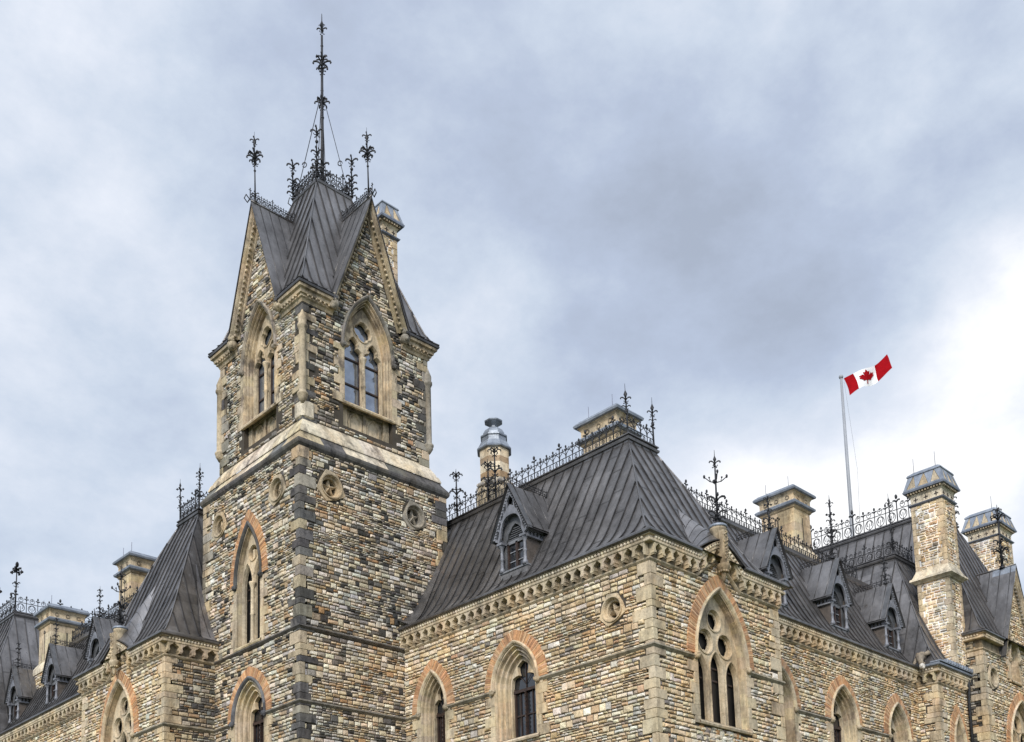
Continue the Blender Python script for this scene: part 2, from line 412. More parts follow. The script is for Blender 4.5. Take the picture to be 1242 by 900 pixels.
def hip_z(prof, t):
    for (t0, z0), (t1, z1) in zip(prof, prof[1:]):
        if t0 <= t <= t1: return z0+(z1-z0)*(t-t0)/(t1-t0)
    return prof[0][1] if t < prof[0][0] else prof[-1][1]
def smooth_prof(pts, n=4):
    o = []
    for i in range(len(pts)-1):
        p0 = pts[max(0, i-1)]; p1 = pts[i]; p2 = pts[i+1]; p3 = pts[min(len(pts)-1, i+2)]
        for k in range(n):
            u = k/n; q = []
            for a in (0, 1):
                q.append(.5*((2*p1[a])+(-p0[a]+p2[a])*u+(2*p0[a]-5*p1[a]+4*p2[a]-p3[a])*u*u+(-p0[a]+3*p1[a]-3*p2[a]+p3[a])*u**3))
            o.append(tuple(q))
    o.append(pts[-1]); return o
PR_MAIN = smooth_prof([(-.33, 13.07), (0, 13.20), (.55, 13.80), (1.3, 15.15), (2.0, 16.50), (2.85, 18.10)])
PR_WING = smooth_prof([(-.33, 13.07), (0, 13.20), (.55, 13.80), (1.3, 15.15), (2.0, 16.50), (2.85, 18.0)])
PR_PAV = smooth_prof([(-.33, 13.07), (0, 13.28), (.58, 14.35), (1.35, 16.20), (2.15, 18.15), (2.75, 19.45)])
PR_G = smooth_prof([(-.36, 14.98), (0, 15.22), (.42, 16.20), (1.05, 17.75), (2.0, 20.20), (2.88, 22.30)])
PR_F = smooth_prof([(-.3, 13.3), (0, 13.7), (.58, 15.0), (1.35, 17.0), (2.15, 19.1), (2.8, 20.8)])

def roof_face(mb, fr, prof, sL, sR, ribs=.46, rng=None, t0=None, t1=None, jitter=0):
    pr = [(t, z) for t, z in prof if (t1 is None or t <= t1)]
    for (ta, za), (tb, zb) in zip(pr, pr[1:]):
        a0, a1, b0, b1 = sL(ta), sR(ta), sL(tb), sR(tb)
        if a1 <= a0: continue
        b1 = max(b0, b1)
        # one strip per metal sheet, each with its own tone and slight buckle
        k0, k1 = math.floor(a0/ribs), math.ceil(a1/ribs)
        for kk in range(k0, k1):
            p0, p1 = kk*ribs, (kk+1)*ribs
            q = [max(a0, min(a1, p0)), max(a0, min(a1, p1)), max(b0, min(b1, p1)), max(b0, min(b1, p0))]
            if q[1]-q[0] < 1e-4 and q[2]-q[3] < 1e-4: continue
            f = random.Random(kk*17+int((ta+9)/.62)*5+int(a0*3)).uniform(.78, 1.18)
            mb.add([fr(q[0], za, -ta), fr(q[1], za, -ta), fr(q[2], zb, -tb), fr(q[3], zb, -tb)], [(0, 1, 2, 3)], (f, f*.99, f*.98))
    smin = min(sL(t) for t, z in pr); smax = max(sR(t) for t, z in pr)
    k = math.ceil(smin/ribs)
    rr = random.Random(int(smin*100))
    while k*ribs < smax:
        s = k*ribs; k += 1
        run = []
        for t, z in [(-.02, hip_z(pr, -.02))]+[p for p in pr if p[0] > .02]:
            if sL(t)+.05 < s < sR(t)-.05: run.append((t, z))
            elif run: break
        # extend to the exact hip crossing
        if len(run) > 1:
            last = run[-1]
            for q in range(1, 20):
                t = last[0]+q*.03
                if t > pr[-1][0] or not (sL(t)+.02 < s < sR(t)-.02): break
            run.append((t-.03, hip_z(pr, t-.03)))
            for q in range(1, 12):
                t = run[0][0]-.03
                if t < -.02 or not (sL(t)+.02 < s < sR(t)-.02): break
                run.insert(0, (t, hip_z(pr, t)))
            w = .014; hgt = .05
            rows = [[fr(s-w, z-.01, -t), fr(s-w, z+hgt*.35, -t+hgt*.9), fr(s+w, z+hgt*.35, -t+hgt*.9), fr(s+w, z-.01, -t)] for t, z in run]
            grid(mb, rows, (.42, .42, .42), cap=True)
        # cross seams between the sheets
        for q in range(2):
            t = rr.uniform(.35, pr[-1][0]-.15)
            if sL(t)+.5 < s < sR(t)-.1 :
                z = hip_z(pr, t); z2 = hip_z(pr, t+.02)
                mb.add([fr(s-ribs+.02, z+.004, -t+.006), fr(s-.02, z+.004, -t+.006), fr(s-.02, z2+.012, -t-.014), fr(s-ribs+.02, z2+.012, -t-.014)], [(0, 1, 2, 3)], (.7, .7, .7))
def hip_cap(mb, fx, prof, t0=-.30):
    run = [fx(t, z) for t, z in prof if t >= t0]
    tube(mb, run, .035, 5, (.85, .85, .85))

GUT = [(.20, .70), (.31, .705), (.345, .73), (.35, .79), (.32, .825), (.26, .82)]
CORN_LOW = [(0, -.07), (.04, -.05), (.09, .0), (.09, .045), (.05, .07), (.0, .075)]
CORN_TOP = [(.0, .465), (.225, .465), (.24, .485), (.24, .55), (.18, .565), (.18, .655), (.25, .67), (.25, .70), (0, .70)]
NICHE = [(0, .09), (.05, .09), (.06, .16), (.09, .20), (.065, .24), (.062, .32), (.085, .36), (.13, .375), (.15, .41), (.20, .44), (.23, .462)]
def cornice(name, pts, zf, z0=Z2, wings=((0, 1),), units=True, metal='roof', label=None, pitch=.46, parent=None):
    """pts: plan polyline [(x,y),...]; zf(i, s) height offset; walls are axis aligned"""
    rng = random.Random(len(pts)*31+int(pts[0][0]*10))
    mb = MB(); gms = []
    path = []
    for i in range(len(pts)-1):
        (x0, y0), (x1, y1) = pts[i], pts[i+1]
        ln = math.hypot(x1-x0, y1-y0); nseg = max(1, int(ln/.11)) if zf else 1
        for k in range(nseg):
            u = k/nseg; x, y = x0+(x1-x0)*u, y0+(y1-y0)*u
            path.append((x, y, z0+(zf(x, y) if zf else 0)))
    path.append((*pts[-1], z0+(zf(*pts[-1]) if zf else 0)))
    sweep(mb, path, CORN_LOW, TAN2); sweep(mb, path, CORN_TOP, TAN); sweep(mb, path, [(.012, .06), (.012, .48)], (.21, .175, .12))  # last strip: niche backs, with the shade of the recess put into their colour
    run = []
    for p in path+[None]:
        if p is not None and p[2]-z0 < .015: run.append(p)
        else:
            if len(run) > 1: gm = MB(); sweep(gm, run, GUT, (.9, .9, .9)); gms.append(gm)
            run = []
    for i in range(len(pts)-1):
        (x0, y0), (x1, y1) = pts[i], pts[i+1]; ln = math.hypot(x1-x0, y1-y0)
        n = max(1, round(ln/pitch)); p = ln/n
        dx, dy = (x1-x0)/ln, (y1-y0)/ln; nx, ny = dy, -dx
        def fr(s, h, o=0.):
            x, y = x0+dx*s, y0+dy*s
            return (x+nx*o, y+ny*o, z0+h+(zf(x, y) if zf else 0))
        for k in range(n):
            sc = (k+.5)*p; c = tv(rng, TAN, .10)
            r = p/.46
            half = [(q*r-.23*r, h) for q, h in NICHE]
            ol = [(sc+q, h) for q, h in half]+[(sc-q, h) for q, h in half[::-1]][1:]+[(sc+.23*r, .47), (sc-.23*r, .47)]
            if units: plate(mb, fr, ol, [], .21, 0, c)
            # little corbel knob below each pier
            if units:
                for q in (-.23*r,):
                    box(mb, fr, sc+q-.055, sc+q+.055, .13, .20, .10, .24, c); box(mb, fr, sc+q-.035, sc+q+.035, .09, .13, .08, .215, c)
        nb = max(1, round(ln/.13))
        for k in range(nb):
            s = (k+.5)*ln/nb; q = fr(s, .61, .22); ball(mb, q, .058, tv(rng, PALE, .08), k=6)
    o = mb.build(name, 'ashlar', parent or bld, label)
    for gm in gms: gm.build('gutter', metal, o)
    return o
def string_course(mb, frs, z, col, prof=((0, -.09), (.05, -.07), (.12, .0), (.10, .055), (0, .09))):
    sweep(mb, [(*p, z) if len(p) == 2 else p for p in frs], list(prof), col)

# ---- windows
def label_stop(mb, p, r, col, rng):
    ball(mb, p, r, col, k=7)
    for k in range(6):
        d = Vector((rng.uniform(-1, 1), rng.uniform(-1, 1), rng.uniform(-1, 1))).normalized()*r*.75
        ball(mb, (p[0]+d.x, p[1]+d.y, p[2]+d.z), r*rng.uniform(.35, .55), col, k=5)
def brick_arch(fr, sc, w, zs, H, parent, thick=.34, zlow=None, dark=0, seed=0):
    mb = MB(); rng = random.Random(int(sc*77)+seed)
    e = arch_e(w, H); R = w+e; ap = math.acos(-e/R)
    n = max(8, int(R*(PI-ap)/.078))
    for side in (-1, 1):
        for i in range(n):
            a0 = PI+(ap-PI)*(i+.06)/n; a1 = PI+(ap-PI)*(i+.94)/n; c = tv(rng, rng.choice([(.58, .32, .165), (.55, .35, .20), (.62, .40, .24), (.48, .27, .15)]), .18)
            if rng.random() < .15: c = tv(rng, (.40, .22, .12), .15)
            o = .066+rng.uniform(-.008, .008); q = []
            for rr, a in ((R, a0), (R, a1), (R-thick, a1), (R-thick, a0)):
                x = min(0, e+rr*math.cos(a)); q.append((sc+side*-x, zs+rr*math.sin(a)))
            mb.add([fr(*p, o) for p in q]+[fr(*p, -.005) for p in q], BOXF, c)
    # mortar bed under the bricks
    arch_sweep(mb, fr, sc, w, zs, H, [(.005, 0), (.005, .045), (thick, .045), (thick, 0)], None, (.33, .22, .14))
    return mb.build('brick_arch', 'brick', parent)
def window(kind, X, is_b, sc, w, zs, H, zb, label, stone=TAN, hood=None, brick=True, smat='ashlar', a_in=.52, clipL=None, clipR=None, dep=.34):
    fr = FB(X) if is_b else FA(X)
    rng = random.Random(int(sc*53+zs*7)); mb = MB(); bt = .34 if brick else .0
    hood = hood or stone
    hp = [(bt, 0), (bt, .10), (bt+.04, .15), (bt+.09, .13), (bt+.13, .07), (bt+.13, 0)]
    arch_sweep(mb, fr, sc, w, zs, H, hp, None, hood, 14)
    hw = w-bt
    for q in (-1, 1): label_stop(mb, fr(sc+q*(hw-.05), zs-.08, .10), .115, tuple(x*.8 for x in hood), rng)
    o0 = bt+.13; oi = w-a_in; d = oi-o0
    nst = 3; sp = [(o0-.01, .035), (o0+.03, .035)]
    for k in range(nst):
        f0, f1 = (k+.25)/nst, (k+1)/nst
        d0 = -dep*k/nst; w1 = d*(f1-f0)
        sp += [(o0+d*f0-.02, d0+.03), (o0+d*f0+w1*.18, d0+.035), (o0+d*f0+w1*.30, d0-.02), (o0+d*f0+w1*.22, d0-.07), (o0+d*f0+w1*.42, -dep*(k+.9)/nst-.02), (o0+d*f0+w1*.70, -dep*(k+1.0)/nst-.01)]
    sp[-1] = (oi, -dep+.03); sp.append((oi, -dep-.22))
    arch_sweep(mb, fr, sc, w, zs, H, sp, zb, stone, 14)
    # jamb blocks
    k = math.floor((zb-.1)/.34)
    while k*.34 < zs-.12:
        a, b = max(zb-.15, k*.34), min(zs-.10, (k+1)*.34); k += 1
        if b-a < .05: continue
        for q in (-1, 1):
            L_ = jamb_len((a+b)/2, sc, q); s0, s1 = sorted((sc+q*(hw-.14), sc+q*(hw-.14+L_)))
            if clipL is not None: s0 = max(s0, clipL)
            if clipR is not None: s1 = min(s1, clipR)
            if s1-s0 > .05: box(mb, fr, s0, s1, a+.004, b-.004, -.02, .058, tv(rng, stone, .1))
    # sloping sill
    lo = [(-.02, 0), (-.02, .10), (.04, .12), (.10, .08), (.16, -dep)]
    rows = [[fr(sc-hw+.05, zb-.14+z, o) for z, o in lo], [fr(sc+hw-.05, zb-.14+z, o) for z, o in lo]]
    grid(mb, rows, tv(rng, stone))
    wo = mb.build('window', smat, bld, label); dark_ = kind in ('triple', 'twin')
    if brick: brick_arch(fr, sc, w, zs, H, wo)
    e = arch_e(w, H); Hi = math.sqrt(max(.01, (w+e-oi)**2-e*e)); outer = arch_path(sc, a_in+.01, zs, Hi+.01, 0, zb, 14)
    tr = MB(); tcol = tuple(x*1.02 for x in stone); fo = -dep; cen = []
    holes = []
    if kind == 'sash':
        hl = cusped(sc, a_in-.07, zb+.03, zs+.02, Hi-.10, 14, .42); holes = [(hl, (sc, zs))]
    elif kind == 'triple':
        r = a_in*.245; top = zs+Hi*.60
        lw = a_in*.255
        holes = [(circ(sc, zs+Hi*.62, a_in*.27, 24), (sc, zs+Hi*.615)), (circ(sc-a_in*.41, zs+Hi*.275, a_in*.30, 24), (sc-a_in*.40, zs+Hi*.285)), (circ(sc+a_in*.41, zs+Hi*.275, a_in*.30, 24), (sc+a_in*.40, zs+Hi*.285))]
        for q, dz in ((-1, -.40), (0, -.22), (1, -.40)):
            c_ = sc+q*a_in*.655; holes.append((arch_path(c_, lw, zs+dz-.05, lw*1.9, 0, zb+.08, 8), (c_, zs-.8)))
    elif kind == 'twin':
        lw = a_in*.415; zc = zs+Hi*.54
        holes = [(circ(sc, zc, a_in*.34, 24), (sc, zc))]
        for q in (-1, 1):
            c_ = sc+q*a_in*.47; holes.append((arch_path(c_, lw, zs-.10, lw*2.6, 0, zb+.06, 10), (c_, zs-.8)))
    elif kind == 'belfry':
        lw = a_in*.445; zc = zs+Hi*.52
        holes = [(foil(sc, zc, a_in*.42, 4, 40, 0, .18), (sc, zc))]
        for q in (-1, 1):
            c_ = sc+q*a_in*.49; holes.append((cusped(c_, lw, zb+.04, zs-.12, lw*1.95, 14, .36), (c_, zs-.8)))
    plate(tr, fr, outer, [h for h, c in holes], fo, fo-.14, tcol)
    for h, c in holes:
        if kind == 'sash': continue
        ring(tr, fr, h, [(-.055, fo), (-.045, fo+.035), (-.015, fo+.035), (.0, fo-.0), (.02, fo-.05), (.022, fo-.14)], tuple(x*.96 for x in tcol), centre=c)
    if kind in ('triple',):
        for h, c in holes[:3]:      # foiled inner ring
            rr = abs(h[0][0]-c[0])
            plate(tr, fr, circ(c[0], c[1], rr*.995, 24), [foil(c[0], c[1], rr*.80, 6, 48, 0, .12)], fo-.09, fo-.14, tuple(x*.9 for x in tcol))
    if kind in ('twin', 'belfry'):
        zc_ = zs-.15; mr = .075
        base = fr(sc, zb+.1, fo+.03); topz = zc_
        lathe(tr, (base[0], base[1], 0), [(mr*1.5, zb), (mr*1.5, zb+.08), (mr, zb+.13), (mr*.95, (zb+zc_)/2-.04), (mr*1.35, (zb+zc_)/2), (mr*.95, (zb+zc_)/2+.04), (mr*.95, zc_-.14), (mr*1.5, zc_-.02), (mr*1.8, zc_+.05), (mr*1.8, zc_+.10)], 10, tcol)
        if kind == 'twin':
            box(tr, fr, sc-.06, sc+.06, zs+Hi*.42, zs+Hi*.60, fo-.14, fo-.02, tcol)
    tr.build('tracery', smat, wo)
    g = MB(); gp = fo-(.20 if kind != 'sash' else .17)
    zt = zs+Hi
    gl = arch_path(sc, a_in, zs, Hi, 0, zb, 10)
    if kind == 'belfry':
        g.add([fr(p[0], p[1], gp) for p in gl], [tuple(range(len(gl)))])
        g.build('glass', 'paleglass', wo)
    else:
        g.add([fr(p[0], p[1], gp) for p in gl], [tuple(range(len(gl)))])
        g.build('glass', 'darkglass' if dark_ else 'glass', wo)
    f = MB(); wf = gp+.05
    if kind == 'sash':
        ztr = zs-.12; a = a_in-.08
        for s0, s1, h0, h1, o1 in ((sc-a, sc+a, ztr-.05, ztr+.05, wf+.05), (sc-a, sc-a+.07, zb, zs, wf+.02), (sc+a-.07, sc+a, zb, zs, wf+.02), (sc-.035, sc+.035, zb, ztr, wf+.03), (sc-a, sc+a, zb+.03, zb+.14, wf+.03), (sc-a, sc+a, (zb+ztr)/2-.02, (zb+ztr)/2+.02, wf), (sc-.015, sc+.015, ztr, zt, wf-.01), (sc-a*.52-.015, sc-a*.52+.015, zb, ztr, wf-.01), (sc+a*.52-.015, sc+a*.52+.015, zb, ztr, wf-.01)):
            box(f, fr, s0, s1, h0, h1, gp+.002, o1)
        for q in (-1, 1):
            tube(f, [fr(sc, ztr+.22, wf-.01), fr(sc+q*a*.75, zs+Hi*.55, wf-.01)], .014)
        pts = []
        for k in range(60):
            ph = k*1.1; zz = zb+.15+(ztr-zb-.2)*k/59; p = fr(sc+.02*math.cos(ph), zz, wf+.05+.02*math.sin(ph)); pts.append(p)
        tube(f, pts, .022, 5)
    elif kind == 'belfry':
        for q in (-1, 1):
            c_ = sc+q*a_in*.49; lw = a_in*.46
            for hh in (zb+.05, zb+(zs-zb)*.46, zs-.18): box(f, fr, c_-lw, c_+lw, hh-.03, hh+.03, gp+.002, wf)
            for ss in (c_-lw, c_+lw-.06): box(f, fr, ss, ss+.07, zb, zs+.5, gp+.002, wf+.01)
    else:
        cs = [sc+q*a_in*.655 for q in (-1, 0, 1)] if kind == 'triple' else [sc+q*a_in*.47 for q in (-1, 1)]
        for c_ in cs:
            for hh in (zs-.55, zs-.15):
                if hh > zb: box(f, fr, c_-.25, c_+.25, hh-.025, hh+.025, gp+.002, wf)
            box(f, fr, c_-.012, c_+.012, zb, zs-.1, gp+.002, wf-.01)
    f.build('window_frame', 'wood', wo)
    return wo
def jamb_len(h, sc, q):
    k = math.floor(h/.34); r = random.Random(int(k*13+sc*10+q*3)); return (.18, .40)[k % 2]+.12*r.random()
def roundel(X, is_b, sc, zc, r, label, stone=TAN, hole=True):
    fr = FB(X) if is_b else FA(X); mb = MB(); rng = random.Random(int(sc*11))
    R = r*1.36; ol = [(sc+R*math.cos(PI/4*i+PI/8)*(1.0+.16*((i*5) % 3-1)), zc+R*math.sin(PI/4*i+PI/8)*(1.0+.12*((i*7) % 3-1))) for i in range(8)]
    hole = circ(sc, zc, r, 28)
    plate(mb, fr, ol, [hole], .058, -.02, stone)
    ring(mb, fr, hole, [(-.05, .058), (-.04, .10), (.0, .10), (.03, .05), (.05, -.02), (.10, -.05), (.12, -.28)], tuple(x*.9 for x in stone), centre=(sc, zc))
    # carved star standing in a dark recess
    npt = 5 if int(sc) % 2 else 4; st = []
    for k in range(npt*2):
        a = PI*k/npt+.35; q = r*(.93 if k % 2 == 0 else .34); st.append((sc+q*math.cos(a), zc+q*math.sin(a)))
    vs = [fr(p[0], p[1], -.17 if k % 2 else -.12) for k, p in enumerate(st)]+[fr(sc, zc, -.03)]
    mb.add(vs, [(k, (k+1) % (2*npt), 2*npt) for k in range(2*npt)], tuple(x*.95 for x in stone))
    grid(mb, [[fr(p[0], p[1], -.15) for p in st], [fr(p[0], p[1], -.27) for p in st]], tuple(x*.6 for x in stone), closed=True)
    o = mb.build('roundel', 'ashlar', bld, label)
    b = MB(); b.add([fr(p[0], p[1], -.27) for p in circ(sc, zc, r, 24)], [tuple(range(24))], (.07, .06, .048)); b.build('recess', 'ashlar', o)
    return o
# windows and roundels per wall: (sc, w, zs, H, zb, brick)
def excl_of(wins, rounds=(), ql=None, qr=None, qseedl=0, qseedr=0, extra=None, fl=0, frr=1):
    def f(h):
        iv = []
        for sc, w, zs, H, zb, brick in wins:
            off = .30 if brick else .10
            if h > zs-.10:
                x = arch_hw(h, w, zs, H, off)
                if x > 0: iv.append((sc-x, sc+x))
            elif h > zb-.16:
                hw = w-(.34 if brick else 0)-.14
                iv.append((sc-hw-jamb_len(h, sc, -1)+.02, sc+hw+jamb_len(h, sc, 1)-.02))
        for sc, zc, r in rounds:
            if abs(h-zc) < r*1.2:
                x = math.sqrt(max(0, (r*1.22)**2-(h-zc)**2)); iv.append((sc-x, sc+x))
        if ql is not None: iv.append((ql-9, ql+qlen(h, 0, qseedl)[fl]-.0))
        if qr is not None: iv.append((qr-qlen(h, 0, qseedr)[frr]+.0, qr+9))
        if extra: iv += extra(h)
        return iv
    return f
def wall(label, X, is_b, s0, s1, h0, h1, wins, rounds, ql, qr, pal, seed, outline=None, qsl=0, qsr=0, rh0=None, extra=None, sc=.88):
    fr = FB(X) if is_b else FA(X); mb = MB()
    outer = outline or [(s0, h0), (s1, h0), (s1, h1), (s0, h1)]
    holes = []
    for c, w, zs, H, zb, brick in wins:
        holes.append(arch_path(c, w, zs, H, (.34 if brick else 0)+.10, zb, 10))
    for c, zc, r in rounds: holes.append(circ(c, zc, r*1.02, 24))
    plate(mb, fr, outer, holes, 0, -.3, (1, 1, 1), 0)
    # on the -X face the quoin length along the wall is index 0, on the -Y face index 1
    k = 0 if is_b else 1
    rubble(mb, fr, s0, s1, rh0 if rh0 is not None else 5.2, min(h1, Z2+.08) if abs(h1-Z2-.75) < .01 else h1, excl_of(wins, rounds, ql, qr, qsl, qsr, extra, k, k), pal, seed, sc)
    nst = len(mb.f)
    # mortar material on the backing, stone on the rest
    nb = len(tessellate_polygon([[Vector((p[0], p[1], 0)) for p in l] for l in [outer]+holes]))+sum(len(l) for l in [outer]+holes)
    mb.m = [1 if i < nb else 0 for i in range(nst)]
    return mb.build('wall', ['rubble', 'mortar'], bld, label)

# ================= main corner pavilion
WB = [(-24.78, 1.46, 9.74, 1.84, 7.95, True), (-29.0, 1.15, 9.74, 1.86, 7.6, True)]
WM = [(27.93, 1.77, 9.78, 2.80, 7.75, True)]
PALM = PAL_MAIN
def GAB(c, half, H):
    return lambda v: H*max(0, 1-(abs(v-c)/half)**1.4) if abs(v-c) < half else 0
g_main = GAB(27.95, 1.15, .68); g_left = GAB(-40.05, 1.15, .68)
RB = [(-20.50, 11.12, .42)]
o1 = [(-YT, GZ), (-YM, GZ), (-YM, Z2), (-YT, Z2)]
wall('cream rubble wall of the corner pavilion with two arched windows', XC, True, -YT, -YM, GZ, Z2+.75, WB, RB, None, -YM, PALM, 1, qsr=1)
mo = [(XC, GZ), (XE, GZ), (XE, Z2+.75)]+[(s, Z2+.75+g_main(s)) for s in [29.1-.23*k for k in range(11)]]+[(XC, Z2+.75)]
wall('cream rubble wall of the corner pavilion round the large triple window', YM, False, XC, XE, GZ, Z2+.86, WM, [], XC, XE, lambda s, h, r: PALM, 2, outline=mo, qsl=1, qsr=2, extra=lambda h: ([(XC-1, XE+1)] if h > Z2+.80 else [(XC-1, 27.95-1.0*(1-(h-Z2)/.9)), (27.95+1.0*(1-(h-Z2)/.9), XE+1)]) if h > Z2+.02 else [])
q = MB(); corner_quoins(q, XC, YM, 5.0, Z2-.05, 1); q.build('quoins', 'ashlar', bld, 'tan quoin blocks up the near corner of the corner pavilion')
q = MB(); corner_quoins(q, XE, YM, 5.0, Z2-.05, 2, sx=-1); q.build('quoins', 'ashlar', bld, 'tan quoin blocks up the right corner of the corner pavilion')
s_ = MB(); wbox(s_, XE-.35, XE-.003, YM+.05, YM+6, GZ, Z2+.6); s_.build('wall', 'mortar', bld, 'side wall of the corner pavilion')
window('sash', XC, True, *WB[0][:5], 'wide arched window with twisted mullion and pale panes in the corner pavilion', a_in=.62)
window('sash', XC, True, *WB[1][:5], 'narrow arched window beside the tower in the corner pavilion', a_in=.42)
window('triple', YM, False, *WM[0][:5], 'large pointed window with three circles over three lancets in the corner pavilion', a_in=1.25, dep=.20)
roundel(XC, True, -20.50, 11.12, .36, 'round star-cut panel near the pavilion corner')
# infill panel of crazy paving under the triple window
mb = MB(); rr = random.Random(5); fr = FA(YM)
for i in range(9):
    for j in range(3):
        a = 26.72+i*.27+rr.uniform(-.05, .05); b = 7.45-j*.27+rr.uniform(-.05, .05)
        pts = [(a+.15*rr.uniform(.75, 1.05)*math.cos(2*PI*k/7), b+.14*rr.uniform(.8, 1.05)*math.sin(2*PI*k/7)) for k in range(7)]
        c = pick(rr, [(2, (.5, .28, .13)), (3, (.55, .5, .42)), (2, (.3, .27, .23))])
        mb.add([fr(*p, .01) for p in pts]+[fr(a, b, .05)], [(k, (k+1) % 7, 7) for k in range(7)], c)
mb.build('random_stone_panel', 'rubble', bld)

def zgm(x, y): return g_main(x) if abs(y-YM) < .01 else 0
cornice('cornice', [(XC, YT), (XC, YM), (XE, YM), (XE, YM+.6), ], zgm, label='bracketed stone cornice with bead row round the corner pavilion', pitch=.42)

# string courses
def strings(lst, z, col, label):
    for seg in lst:
        mb = MB(); string_course(mb, seg, z, col); mb.build('string_course', 'ashlar', bld, label)
def hw_(w): return w-.34-.02
strings([[(XC, YT), (XC, 29.0+hw_(1.15))], [(XC, 29.0-hw_(1.15)), (XC, 24.78+hw_(1.46))], [(XC, 24.78-hw_(1.46)), (XC, YM), (27.93-hw_(1.77), YM)], [(27.93+hw_(1.77), YM), (XE, YM), (XE, YM+.6)]], Z1, (.33, .29, .22), 'moulded string course at window springing on the corner pavilion')

# roof helpers for a mansard between four hips
def mansard(label, prof, x0, x1, y0, y1, faces='BA', ribs=.46, top=None, cut=None, hipL=True, hipR=True):
    """x0,y0 near corner; x1,y1 far limits. B = -X face, A = -Y face"""
    mb = MB(); tt = prof[-1][0]; zt = prof[-1][1]
    if 'B' in faces:
        roof_face(mb, FB(x0), prof, (lambda t: -y1+(t if hipL else 0)), lambda t: -y0-t, ribs)
    if 'A' in faces:
        roof_face(mb, FA(y0), prof, lambda t: x0+t, (lambda t: x1-(t if hipR else 0)), ribs)
    hip_cap(mb, lambda t, z: (x0+t, y0+t, z), prof)
    if hipR: hip_cap(mb, lambda t, z: (x1-t, y0+t, z), prof)
    if hipL: hip_cap(mb, lambda t, z: (x0+t, y1-t, z), prof)
    # far faces and deck
    for t0_, z0_, t1_, z1_ in [(a[0], a[1], b[0], b[1]) for a, b in zip(prof, prof[1:])]:
        if hipR: mb.add([(x1-t0_, y0+t0_, z0_), (x1-t0_, y1-(t0_ if hipL else 0), z0_), (x1-t1_, y1-(t1_ if hipL else 0), z1_), (x1-t1_, y0+t1_, z1_)], [(0, 1, 2, 3)])
        if hipL: mb.add([(x0+t0_, y1-t0_, z0_), (x1-(t0_ if hipR else 0), y1-t0_, z0_), (x1-(t1_ if hipR else 0), y1-t1_, z1_), (x0+t1_, y1-t1_, z1_)], [(0, 1, 2, 3)])
    dx0, dx1, dy0, dy1 = x0+tt, x1-(tt if hipR else 0), y0+tt, y1-(tt if hipL else 0)
    wbox(mb, dx0, dx1, dy0, dy1, zt-.25, zt+.02)
    cp = [(0, -.12), (.04, -.10), (.05, -.02), (.10, 0), (.12, .08), (.06, .10), (.05, .17), (.10, .18), (.10, .22), (-.3, .22)]
    sweep(mb, [(dx0, dy1, zt), (dx0, dy0, zt), (dx1, dy0, zt), (dx1, dy1, zt)], cp, (.8, .8, .8))
    return mb.build('roof', 'roof', bld, label), (dx0, dx1, dy0, dy1, zt+.22)

# ---- iron work
def fleur(mb, c, s, ax):
    c = Vector(c); a = Vector(ax); z = Vector((0, 0, 1))
    ball(mb, c+z*s*.85, s*.22, k=5, sz=1.7)
    for q in (-1, 1):
        tube(mb, [c+z*s*.1, c+a*q*s*.28+z*s*.35, c+a*q*s*.48+z*s*.38, c+a*q*s*.50+z*s*.2], [s*.12, s*.14, s*.12, s*.08], 4)
    ball(mb, c+z*s*.15, s*.17, k=5)
def cresting(pts, hgt, label, pitch=.40, scroll=False, r=.020, parent=None, name='ridge_cresting'):
    mb = MB()
    for p, q in zip(pts, pts[1:]):
        p, q = Vector(p), Vector(q); d = q-p; ln = d.length; d.normalize(); n = max(1, round(ln/pitch)); st = ln/n
        z = Vector((0, 0, 1))
        for hh in ((.06, .34, .66) if not scroll else (.05, .52)):
            tube(mb, [p+z*hgt*hh, q+z*hgt*hh], r*.9, 4)
        for k in range(n+1):
            b = p+d*st*k; tall = (k % 4 == 0)
            H_ = hgt*(1.0 if tall else .86)
            tube(mb, [b, b+z*(H_-hgt*.12)], r*(1.3 if tall else 1), 4)
            fleur(mb, b+z*(H_-hgt*.2), hgt*(.26 if tall else .19), d)
            if k < n:
                m = b+d*st/2
                tube(mb, [m+z*hgt*.06, m+z*hgt*.34], r*.7, 4)
                if scroll:
                    for q_ in (-1, 1):
                        c0 = m+z*hgt*.30
                        pp = [c0+d*(q_*st*.40*math.sin(a)*(1-.10*a))+z*(hgt*.22*(-math.cos(a))*(1-.09*a)) for a in [x*.55 for x in range(11)]]
                        tube(mb, pp, r*.85, 4)
                        pp = [m+z*hgt*.55+d*(q_*st*.2*math.sin(a))+z*(hgt*.12*(1-math.cos(a))) for a in [x*.6 for x in range(7)]]
                        tube(mb, pp, r*.7, 4)
                    fleur(mb, m+z*hgt*.66, hgt*.12, d)
                else:
                    # small pointed arch and ring
                    pp = [b+z*hgt*.34, b+d*st*.1+z*hgt*.5, m+z*hgt*.64, b+d*st*.9+z*hgt*.5, b+d*st+z*hgt*.34]
                    tube(mb, pp, r*.75, 4)
                    pp = [m+d*(st*.17*math.cos(a))+z*(hgt*.20+hgt*.09*math.sin(a)) for a in [x*PI/4 for x in range(9)]]
                    tube(mb, pp, r*.65, 4)
                    fleur(mb, m+z*hgt*.62, hgt*.13, d)
    return mb.build(name, 'iron', parent or bld, label)
CURL = [(0, 0), (.14, .30), (.36, .58), (.66, .74), (.96, .70), (1.06, .50), (.94, .42)]
def leaves(mb, c, s, n=4, flip=1, rot=PI/4, k=4, r=.11):
    for i in range(n):
        a = rot+2*PI*i/n; d = Vector((math.cos(a), math.sin(a), 0))
        pts = [Vector(c)+d*x*s+Vector((0, 0, 1))*y*s*flip for x, y in CURL]
        tube(mb, pts, [s*r*f for f in (1.3, 1.2, 1.1, 1.3, 1.2, 1.0, 1.3)], k)
